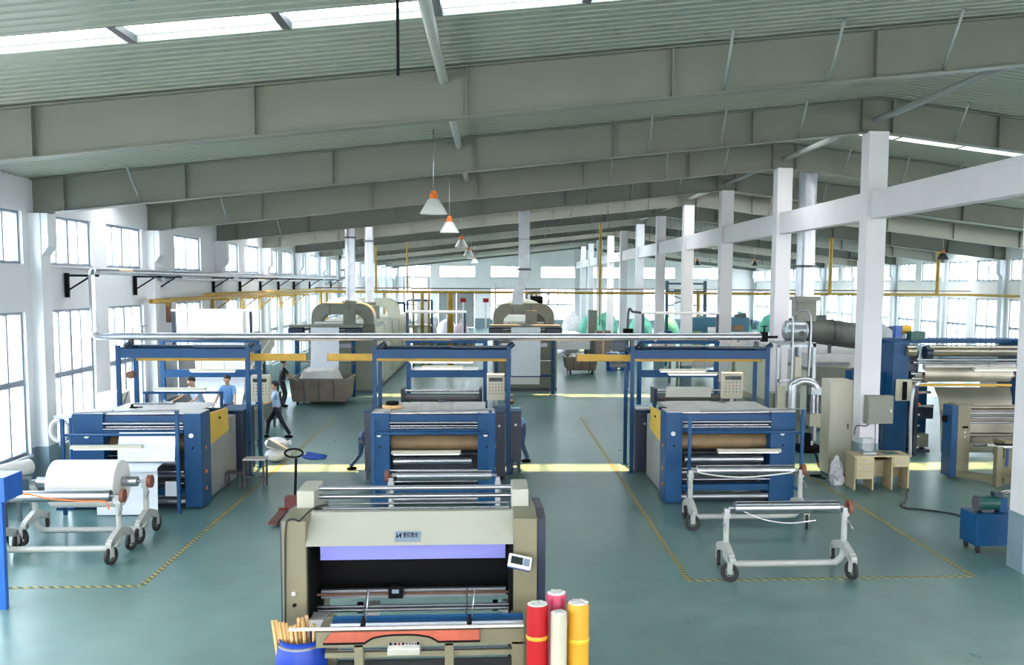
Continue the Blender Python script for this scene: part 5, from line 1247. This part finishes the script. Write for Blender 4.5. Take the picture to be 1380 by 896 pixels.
rr_(2.05, .06, 11.0, 13.7, 'foil', 24.1); rr_(1.90, .04, 10.9, 11.35, 'steel', 24.1); rr_(1.98, .05, 10.9, 11.35, 'steel', 24.05); rr_(2.1, .05, 10.9, 11.35, 'steel', 24.1)
MB().bb(10.95, 13.6, 24.0, 24.15, 1.78, 1.84).build('yellow_bar', 'ochre', f)
MB().cyl((11.25, 24.1, 2.65), (11.42, 24.1, 2.65), .18, n=20).build('coupling', 'navy', f)
sheet('metal_sheet', [(24.0, 1.76), (23.85, 1.5), (23.8, 1.0), (23.85, .5), (23.9, .05)], 11.5, 13.55, 'foil', parent=f, x2=11.7, x3=13.5)
MB().bb(10.9, 11.6, 24.6, 24.9, .1, 1.76).build('rear_panel', 'blue', f); rr_(1.60, .04, 10.9, 11.5, 'dull_steel', 24.2); rr_(1.27, .03, 10.9, 11.5, 'steel', 24.0)
MB().bb(10.9, 11.6, 24.2, 24.6, .9, 1.2).build('lower_panel', 'navy', f); MB().bb(10.95, 11.5, 24.2, 24.6, .15, .5).build('drive_box', 'stenter_grey', f)
MB().bb(11.0, 11.5, 24.1, 24.5, .02, .1).build('base_plate', 'navy', f)
mo = MB().cyl((10.9, 24.8, 3.22), (11.15, 24.8, 3.22), .12, n=18).build('motor', 'ochre', f); MB().bb(10.72, 10.9, 24.7, 24.9, 3.0, 3.32).build('motor_plate', 'bright_blue', f)
MB().bb(11.05, 11.45, 24.5, 24.8, 2.95, 3.18).build('gear_motor', 'motor_green', f, bevel=.02)
MB().bb(10.5, 10.92, 24.02, 24.08, 1.40, 1.96).build('cream_panel', 'cream', f); MB().bb(10.66, 10.78, 24.0, 24.02, 1.42, 1.90).build('panel_recess', 'black', f)
MB().tube([(10.9, 23.6, 1.9), (10.72, 23.5, 1.75), (10.68, 23.5, 1.0), (10.7, 23.5, .05)], .05, 10).build('white_hose', 'dull_steel', f)
MB().bb(10.74, 10.84, 23.45, 23.6, .05, 1.85).build('ladder_rail', 'navy', f)
for i in range(6): MB().bb(10.84, 10.9, 23.46, 23.58, .25 + i * .28, .29 + i * .28).build('rung', 'orange' if i > 3 else 'plate_grey', f)
MB().bb(10.0, 10.42, 24.6, 25.2, 1.2, 2.1).build('blue_box', 'blue', f)
tube_lamp(12.4, 14.0, 23.7, 2.24, 'pale tube fitting in front of the calender rollers at right', top=2.85)
tag(MB().bb(13.6, 15.5, 25.6, 25.65, .3, 1.85).build('white_screen', 'white'), 'bright white board right of the metallic sheet', 'board')
sk_ = thing('work_light', 'small bright lamp low on the floor beside the calender', 'lamp', (11.6, 23.4, 0))
MB().blob((11.55, 23.3, .12), .05, .05, .07).build('bulb', 'tube_light', sk_); MB().bb(11.50, 11.60, 23.25, 23.35, 0, .06).build('base', 'dark_grey', sk_)

# cream and blue inspection machine on the right
f = thing('inspection_machine', 'cream and blue cloth inspection machine at right behind the pump box', 'machine', (12, 21.2, 0))
MB().bb(10.42, 10.56, 20.8, 21.25, .05, 1.68).build('blue_side_cover', 'blue', f); MB().bb(10.56, 10.86, 20.8, 21.35, .05, 1.70).build('end_frame', 'beige', f, bevel=.01)
MB().bb(10.67, 10.80, 20.78, 20.8, 1.17, 1.22).build('slot', 'black', f); MB().cyl((10.73, 20.78, 1.08), (10.73, 20.8, 1.08), .02, n=10).cyl((10.73, 20.78, .98), (10.73, 20.8, .98), .02, n=10).build('buttons', 'white', f)
MB().cyl((10.36, 21.1, 1.35), (10.42, 21.1, 1.35), .08, n=14).build('hand_wheel', 'black', f)
for z, r, mm, y in ((1.60, .06, 'foil', 21.2), (1.48, .03, 'steel', 21.0), (1.38, .02, 'steel', 21.05), (1.27, .025, 'steel', 21.0), (.80, .03, 'steel', 20.7), (.95, .04, 'foil', 21.2)):
    MB().cyl((10.9, y, z), (14.5, y, z), r, n=14).build('guide_rod', mm, f)
MB().bb(10.9, 14.5, 21.3, 21.34, .75, 1.6).build('back_board', 'foil', f)
MB().prism([(10.60, 20.8), (10.85, 20.8), (11.5, 20.1), (11.3, 20.05)], .05, .18, 'z').build('base_foot', 'beige', f)
MB().bb(11.05, 11.18, 19.95, 20.1, .0, .88).build('front_leg', 'beige', f); MB().bb(11.18, 14.5, 20.05, 20.15, .18, .62).build('front_apron', 'beige', f); MB().bb(11.25, 11.3, 19.93, 19.96, .45, .85).build('blue_strip', 'blue', f)
MB().bb(11.3, 11.5, 20.1, 20.6, .60, .98).build('end_block', 'beige', f); MB().bb(11.9, 12.6, 20.02, 20.05, .32, .40).build('slot', 'black', f)
tbs = MB().prism([(10.98, 20.25), (11.1, 20.0), (11.7, 19.9), (14.2, 19.75), (14.2, 20.3)], .86, .90, 'z').build('bench_top', 'white', f)
MB().bb(11.1, 11.5, 20.02, 20.2, .90, .93).build('dark_tray', 'black', f); MB().bb(12.6, 12.66, 19.9, 19.96, 0, .86).build('thin_leg', 'dark_grey', f)
o = thing('sewing_head', 'small dark sewing head standing on the right machine', 'sewing machine', (12.1, 20.4, .9)); MB().bb(11.95, 12.3, 20.3, 20.5, .90, .98).bb(12.05, 12.2, 20.35, 20.45, .98, 1.2).build('body', 'dark_wood', o); MB().cyl((12.0, 20.4, 1.12), (12.28, 20.4, 1.12), .05, n=12).build('wheel', 'dark_wood', o)
f = thing('parts_pallet', 'brown stack of wooden parts by the right frame edge', 'pallet', (12.1, 18.9, 0))
for i in range(4): MB().bb(11.3 + .05 * i, 12.6, 18.9, 19.4, .20 + i * .06, .25 + i * .06).build('plank', 'dark_wood', f)
for x in (11.45, 12.4): MB().bb(x - .05, x + .05, 19.0, 19.3, 0, .2).build('block', 'dark_wood', f)

# ================================================================== far background
def bundle(x, y, r, h, mm, lab, seed, grp=None):
    o = thing('wrapped_bundle', lab, 'bundle', (x, y, 0), grp)
    MB().blob((x, y, h * .46), r, r * .9, h * .52, 14, 10, .08, seed=seed, flat=-h * .46).build('wrapping', mm, o, sub=1)
    MB().cyl((x, y, h * .93), (x + .1, y, h * 1.08), .08, .16, n=10).build('knot', mm, o)
gp = 'wrapped bundles stacked before the far wall'
i = 0
for i, (x, y, r, h, mm, nm) in enumerate(((-3.9, 60, .62, 2.0, 'bag_pink', 'pale pink wrapped bundle, leftmost behind the middle frame'), (-2.8, 62, .75, 2.1, 'bag_white', 'white topped wrapped bundle between pink and grey bundles'), (-1.9, 61, .6, 1.9, 'bag_pink', 'pale lilac wrapped bundle beside the thick yellow post'),
        (6.1, 72, .8, 2.1, 'bag_white', 'white wrapped bundle left of the green ones by the columns'), (7.3, 70, .9, 2.2, 'green_sheet', 'green wrapped bundle left of the narrow grey locker'), (8.6, 71, .9, 2.3, 'green_sheet', 'green wrapped bundle right behind the narrow grey locker'),
        (10.4, 66, .9, 2.2, 'green_sheet', 'green wrapped bundle between the fifth and sixth far columns'), (11.8, 64, .9, 2.3, 'green_sheet', 'green wrapped bundle left of the fourth far column'), (13.6, 62, .9, 2.2, 'green_sheet', 'green wrapped bundle just left of the teal machine'),
        (15.2, 58, .9, 2.5, 'green_sheet', 'large green wrapped bundle right of the teal machine'), (17.2, 58, .9, 2.6, 'green_sheet', 'large green wrapped bundle beside the second column'), (19.2, 60, .9, 2.2, 'bag_white', 'white wrapped bundle next to the large green ones'))):
    bundle(x, y, r, h, mm, nm, i + 10, gp)
f = thing('green_tub', 'dark green round tub under the white bundle', 'tub', (-2.75, 59, 0)); MB().lathe([(0, .1), (.6, .1), (.75, .3), (.8, 1.15), (.74, 1.15), (.7, .3), (0, .2)], (-2.75, 59, 0), 24).build('shell', 'dark_green', f); MB().bb(-3.3, -2.2, 58.6, 59.4, 0, .12).build('skid', 'navy', f)
trolley(-2.0, -.9, 56.5, 58, .25, 1.05, 'brown ribbed plastic trolley left of the thick yellow post', 0)
cabinet(6.05, 6.6, 59.5, 60.1, 2.72, 'stenter_grey', 'narrow tall grey green locker by the far columns', name='tall_locker')
f = thing('cardboard_box', 'brown cardboard box beside the narrow tall locker', 'box', (6.9, 58.5, 0)); MB().bb(6.4, 7.3, 58.2, 58.9, 0, 1.5).build('carton', 'bin_plastic', f); MB().bb(6.8, 6.9, 58.19, 58.2, 0, 1.5).build('tape', 'tube_tan', f)
f = thing('teal_machine', 'teal blue box machine on legs between the far columns', 'machine', (10.6, 44, 0))
MB().bb(9.1, 12.0, 43.8, 45, 2.2, 2.85).build('head', 'teal', f, bevel=.02); 
for x in (9.2, 10.6, 11.9): MB().bb(x - .1, x + .1, 43.9, 44.1, 0, 2.2).build('leg', 'teal', f)
MB().bb(9.3, 11.8, 44, 44.6, .5, 1.5).build('bed', 'plate_grey', f); MB().bb(11.2, 11.7, 43.78, 43.8, 2.25, 2.5).build('cover', 'dark_wood', f); MB().bb(10.0, 10.6, 43.6, 43.8, 1.9, 2.4).build('feed_table', 'white', f)
MB().cyl((11.4, 44.2, 2.85), (11.9, 44.2, 2.95), .12, n=12).build('motor', 'dark_grey', f)
f = thing('scaffold_frame', 'dark blue tall frame with diagonal braces behind the columns', 'frame', (10.4, 50.6, 0))
for x in (9.35, 11.4): MB().bb(x - .08, x + .08, 50.6, 50.76, 0, 4.55).build('post', 'teal', f)
for z in (4.35, 3.95, 1.2): MB().bb(9.35, 11.4, 50.62, 50.72, z, z + .1).build('rail', 'teal', f)
for a, b_ in (((9.4, 3.2), (11.3, 3.9)), ((9.4, 3.9), (11.3, 3.1))): MB().cyl((a[0], 50.68, a[1]), (b_[0], 50.68, b_[1]), .03, n=6).build('brace', 'dark_grey', f)
MB().bb(9.1, 9.6, 50.4, 51, .3, 1.9).build('drive_box', 'blue', f)
# frames around the left-middle background
def back_frame(x0, x1, y, z1, mm, lab, cloth=False, mid=True):
    o = thing('roller_frame', lab, 'frame', ((x0 + x1) / 2, y, 0), 'thin frames in the far left background')
    for x in (x0, x1): MB().bb(x - .06, x + .06, y - .06, y + .06, 0, z1).build('post', mm, o)
    MB().cyl((x0, y, z1), (x1, y, z1), .06, n=10).build('top_bar', mm, o)
    if mid: MB().cyl((x0, y, z1 * .6), (x1, y, z1 * .6), .08, n=12).build('roller', 'plate_grey', o)
    if cloth: MB().bb(x0 + .5, x1 - .1, y - .02, y + .02, z1 * .35, z1 - .05).build('cloth', 'fabric_white', o)
back_frame(-6.0, -4.3, 67, 4.75, 'dull_steel', 'tall thin far frame with white cloth above the gas pipe', True)
back_frame(.3, 2.4, 67, 4.75, 'dull_steel', 'tall thin far frame just left of the square duct')
back_frame(-6.6, -4.9, 55, 3.2, 'navy', 'dark roller frame far right of the left stenter', False)
back_frame(-4.5, -3.2, 52.4, 3.4, 'blue', 'blue topped roller frame left of the yellow posts', True)
f = thing('grey_machine', 'far grey machine body left of the bundles', 'machine', (-3.6, 55, 0)); MB().prism([(53, 0), (53, 1.6), (53.6, 2.0), (57, 2.3), (57, 0)], -4.3, -3.2, 'x').build('casing', 'stenter_grey', f, bevel=.02); MB().bb(-3.5, -3.3, 52.9, 53.0, 1.3, 1.42).build('plate', 'white', f)
for x, lab in ((-1.9, 'red fire box on the far wall left of the door'), (-.5, 'red fire box on the far wall right of the thick post')):
    f = thing('fire_box', lab, 'fire box', (x, 55, 2.9)); MB().bb(x - .0, x + .35, 92.9 if False else 60, 60.1, 3.15, 3.4).build('case', 'red', f); MB().bb(x + .12, x + .22, 60, 60.1, 0, 3.15).build('post', 'white', f)
f = thing('packing_table', 'beige packing table with grey rolls behind the right gantry', 'table', (7, 41, 0))
MB().bb(5.9, 8.0, 40, 42, 1.5, 1.58).build('table_top', 'stenter_cream', f)
for x in (6, 7.9):
    for y in (40.1, 41.9): MB().bb(x - .05, x + .05, y - .05, y + .05, 0, 1.5).build('leg', 'stenter_grey', f)
for i, (x, z) in enumerate(((7.2, 1.78), (7.65, 1.78), (7.42, 2.1))):
    MB().cyl((x, 40.3, z), (x, 41.6, z), .2, n=16).build('roll', 'plate_grey', f)
f = thing('lever_post', 'black lever post at the left end of the packing table', 'post', (5.75, 40, 0)); MB().tube([(5.75, 40, 0), (5.75, 40, 3.1), (5.95, 40, 3.2), (6.4, 40, 3.15)], .05, 8).build('rod', 'dark_grey', f); MB().bb(5.55, 5.95, 39.9, 40.1, 2.1, 2.5).build('box', 'black', f)
f = thing('low_machine', 'low cream machine table seen below the duct right of the middle', 'machine', (4.7, 60, 0)); MB().bb(3.0, 5.8, 56, 66, .5, 1.1).build('bed', 'plate_grey', f)
for x in (3.2, 5.6): MB().bb(x - .1, x + .1, 56.2, 56.4, 0, .5).build('leg', 'dark_grey', f)
f = thing('blue_drum', 'pair of small blue drums beyond the right gantry', 'drum', (6.3, 48, 0))
for x in (6.1, 6.8): MB().lathe([(0, 0), (.28, 0), (.3, .4), (.28, .9), (0, .92)], (x, 48, .0), 18).build('drum_body', 'bright_blue', f)

# ================================================================== people
def ik(a, b, l1, l2, pole):
    a, b = Vector(a), Vector(b); d_ = b - a; L = min(d_.length, (l1 + l2) * .999); d_.normalize()
    x = (l1 * l1 - l2 * l2 + L * L) / (2 * L); h = math.sqrt(max(0, l1 * l1 - x * x))
    p = Vector(pole); p = (p - d_ * p.dot(d_)).normalized()
    return a + d_ * x + p * h, a + d_ * L
def skinned(name, vs, es, rs, mm, parent, root=0, sub=1):
    me = bpy.data.meshes.new(name); me.from_pydata([Vector(v) for v in vs], es, [])
    o = bpy.data.objects.new(name, me); C.objects.link(o); o.parent = parent; ORG[o.name] = Vector((0, 0, 0))
    o.modifiers.new('skin', 'SKIN')
    for i, r_ in enumerate(rs):
        sv = me.skin_vertices[0].data[i]; sv.radius = (r_, r_) if not isinstance(r_, tuple) else r_; sv.use_root = (i == root)
    s_ = o.modifiers.new('sub', 'SUBSURF'); s_.levels = sub; s_.render_levels = sub
    me.materials.append(MT[mm]); return o
def person(x, y, z, face, h, lab, shirt, trousers, lean=0., head=0., hands=((.25, .35, .95), (-.25, .35, .95)), feet=((.1, 0), (-.1, 0)), long=False, female=False, hips=None):
    """built facing local +Y, then turned by face (degrees)"""
    o = thing('person', lab, 'person', (x, y, z)); o.rotation_euler = (0, 0, R(face)); k = h / 1.7
    V = lambda *a: Vector(a) * k
    pel = V(0, 0, .93 if hips is None else hips); ln = R(lean); up = Vector((0, math.sin(ln), math.cos(ln)))
    wst = pel + up * .16 * k; chest = pel + up * .36 * k; nb = pel + up * .53 * k
    hd = R(lean * .8 + head); hu = Vector((0, math.sin(hd), math.cos(hd))); fw = Vector((0, math.cos(hd), -math.sin(hd)))
    neck = nb + hu * .035 * k; jaw = neck + hu * .065 * k + fw * .02 * k; cr = neck + hu * .150 * k
    body_v, body_e, body_r = [], [], []
    def addv(p, r_, frm=None):
        body_v.append(p); body_r.append(r_ * k)
        if frm is not None: body_e.append((frm, len(body_v) - 1))
        return len(body_v) - 1
    p_ = addv(pel, .095); w_ = addv(wst, .09, p_); c_ = addv(chest, .12, w_); n_ = addv(nb, .055, c_); nk = addv(neck, .048, n_)
    jw = addv(jaw, .066, nk); addv(cr, .088, jw); addv(cr + hu * .05 * k, .06, len(body_v) - 1)
    SH, TR = [], []; shoes = []
    for s, hnd, ft in ((1, hands[0], feet[0]), (-1, hands[1], feet[1])):
        sh = chest + Vector((s * .165 * k, 0, 0)) + up * .10 * k
        el, wr = ik(sh, Vector(hnd) * k, .28 * k, .25 * k, (s * .5, -.6, -.6))
        si = addv(sh, .052, c_); ei = addv(el, .040, si); wi = addv(wr, .026, ei)
        dr = (wr - el).normalized(); pa = wr + dr * .055 * k; pi = addv(pa, .026, wi)
        sd = dr.cross(Vector((0, 0, 1))); sd = sd.normalized() if sd.length > .1 else Vector((1, 0, 0))
        for q in range(4):
            b0 = pa + dr * .04 * k + sd * (q - 1.5) * .019 * k; t0 = addv(b0, .009, pi); t1 = addv(b0 + dr * (.035 - .004 * abs(q - 1.3)) * k + Vector((0, 0, -.006 * k)), .008, t0); addv(b0 + dr * .062 * k + Vector((0, 0, -.022 * k)), .007, t1)
        t0 = addv(wr + dr * .03 * k + sd * .035 * k, .010, wi); addv(wr + dr * .07 * k + sd * .055 * k, .009, t0)
        SH.append((sh, el, wr))
        hp = pel + Vector((s * .085 * k, 0, -.03 * k)); an = Vector((ft[0] * k, ft[1] * k, .08 * k))
        kn, an = ik(hp, an, .43 * k, .42 * k, (0, 1, .1))
        hi = addv(hp, .07, p_); ki = addv(kn, .052, hi); ai = addv(an, .036, ki)
        TR.append((hp, kn, an)); shoes.append(an)
    skinned('body', body_v, body_e, body_r, 'skin', o)
    v = [pel - up * .04 * k, wst, chest, nb - up * .02 * k]; e = [(0, 1), (1, 2), (2, 3)]; r_ = [.150, .128, .140, .070]
    for sh, el, wr in SH:
        i0 = len(v); end = wr if long else sh + (el - sh) * .85
        v += [sh, sh + (el - sh) * .5, end] if not long else [sh, el, end - (wr - el) * .08]; r_ += [.068, .058, .056] if not long else [.066, .053, .040]; e += [(2, i0), (i0, i0 + 1), (i0 + 1, i0 + 2)]
    skinned('shirt', v, e, [q * k for q in r_], shirt, o)
    v = [pel + up * .10 * k, pel]; e = [(0, 1)]; r_ = [.128, .135]
    for hp, kn, an in TR:
        i0 = len(v); v += [hp, kn, an]; r_ += [.092, .066, .058]; e += [(1, i0), (i0, i0 + 1), (i0 + 1, i0 + 2)]
    skinned('trousers', v, e, [q * k for q in r_], trousers, o, root=1)
    for an in shoes:
        mb = MB(); mb.blob((an.x, an.y + .05 * k, .038 * k), .048 * k, .13 * k, .05 * k, 12, 8, flat=-.036 * k)
        s_ = mb.build('shoe', 'black', None, origin=(0, 0, 0)); s_.parent = o; s_.location = (0, 0, 0)
    # hair cap over the top and back of the head
    mb = MB(); vs = []; n = 16; kk = 8; side = hu.cross(fw)
    tilt = fw * -.35
    for i_ in range(kk + 1):
        ph = (math.pi * .70) * i_ / kk
        for q in range(n):
            t_ = 2 * math.pi * q / n; dz = math.cos(ph); rr = math.sin(ph)
            base = cr + hu * .012 * k - fw * .016 * k
            vs.append(base + (side * rr * math.cos(t_) * .088 + fw * (rr * math.sin(t_) * .102 - (1 - dz) * .042) + hu * dz * .106) * k)
    mb.add(vs, [(i_ * n + q, (i_ + 1) * n + q, (i_ + 1) * n + (q + 1) % n, i_ * n + (q + 1) % n) for i_ in range(kk) for q in range(n)], True)
    if female: mb.blob(tuple(cr - fw * .10 * k - hu * .10 * k), .055 * k, .04 * k, .14 * k, 10, 8)
    def put(mb, nm, mm):
        s_ = mb.build(nm, mm, None, origin=(0, 0, 0)); s_.parent = o; s_.location = (0, 0, 0)
    put(mb, 'hair', 'hair')
    fc = cr - hu * .012 * k + fw * .082 * k
    for s in (-1, 1):
        put(MB().blob(tuple(fc + side * s * .032 * k), .011 * k, .011 * k, .008 * k, 8, 6), 'eye', 'black')
        put(MB().blob(tuple(cr - hu * .03 * k + side * s * .086 * k), .016 * k, .022 * k, .030 * k, 8, 6), 'ear', 'skin')
    put(MB().blob(tuple(fc - hu * .035 * k + fw * .012 * k), .013 * k, .018 * k, .022 * k, 8, 6), 'nose', 'skin')
    put(MB().blob(tuple(fc - hu * .075 * k + fw * .0 * k), .024 * k, .010 * k, .006 * k, 8, 6), 'mouth', 'brake_brown')
    return o
person(-7.5, 25.3, .30, 150, 1.66, 'worker in pale blue shirt bending over behind the left machine', 'shirt_pale', 'trousers_blue', lean=30, head=2, hands=((.3, .62, 1.05), (-.2, .6, 1.0)))
person(-6.78, 25.25, .30, 175, 1.62, 'worker in blue shirt looking down behind the left machine', 'shirt_blue', 'trousers_dark', lean=6, head=14, hands=((.34, .25, .88), (-.30, .36, .95)))
person(-5.98, 27.15, 0, 98, 1.60, 'worker in light blue shirt walking left beside the wooden crate', 'shirt_pale', 'trousers_dark', lean=5, head=5, hands=((.12, .42, 1.0), (-.12, .40, 1.02)), feet=((.08, .30), (-.08, -.38)), female=True, hips=.88)
person(-7.27, 33.9, 0, -60, 1.62, 'worker in black shirt standing at the brown trolley', 'shirt_black', 'trousers_dark', lean=6, head=12, hands=((.15, .42, 1.02), (-.18, .42, 1.0)))
person(.78, 23.3, 0, 100, 1.60, 'worker in blue shirt leaning over the raised blue box', 'shirt_blue', 'trousers_blue', lean=34, head=4, hands=((.15, .42, 1.1), (-.15, .42, 1.1)), feet=((.12, .12), (-.1, -.12)))
person(-2.98, 22.35, 0, -70, 1.60, 'worker in dark blue bent down at the left of the middle machine', 'trousers_blue', 'trousers_blue', lean=62, head=10, hands=((.2, .72, .75), (-.2, .72, .7)), feet=((.1, .1), (-.1, -.3)), long=True, hips=.86)
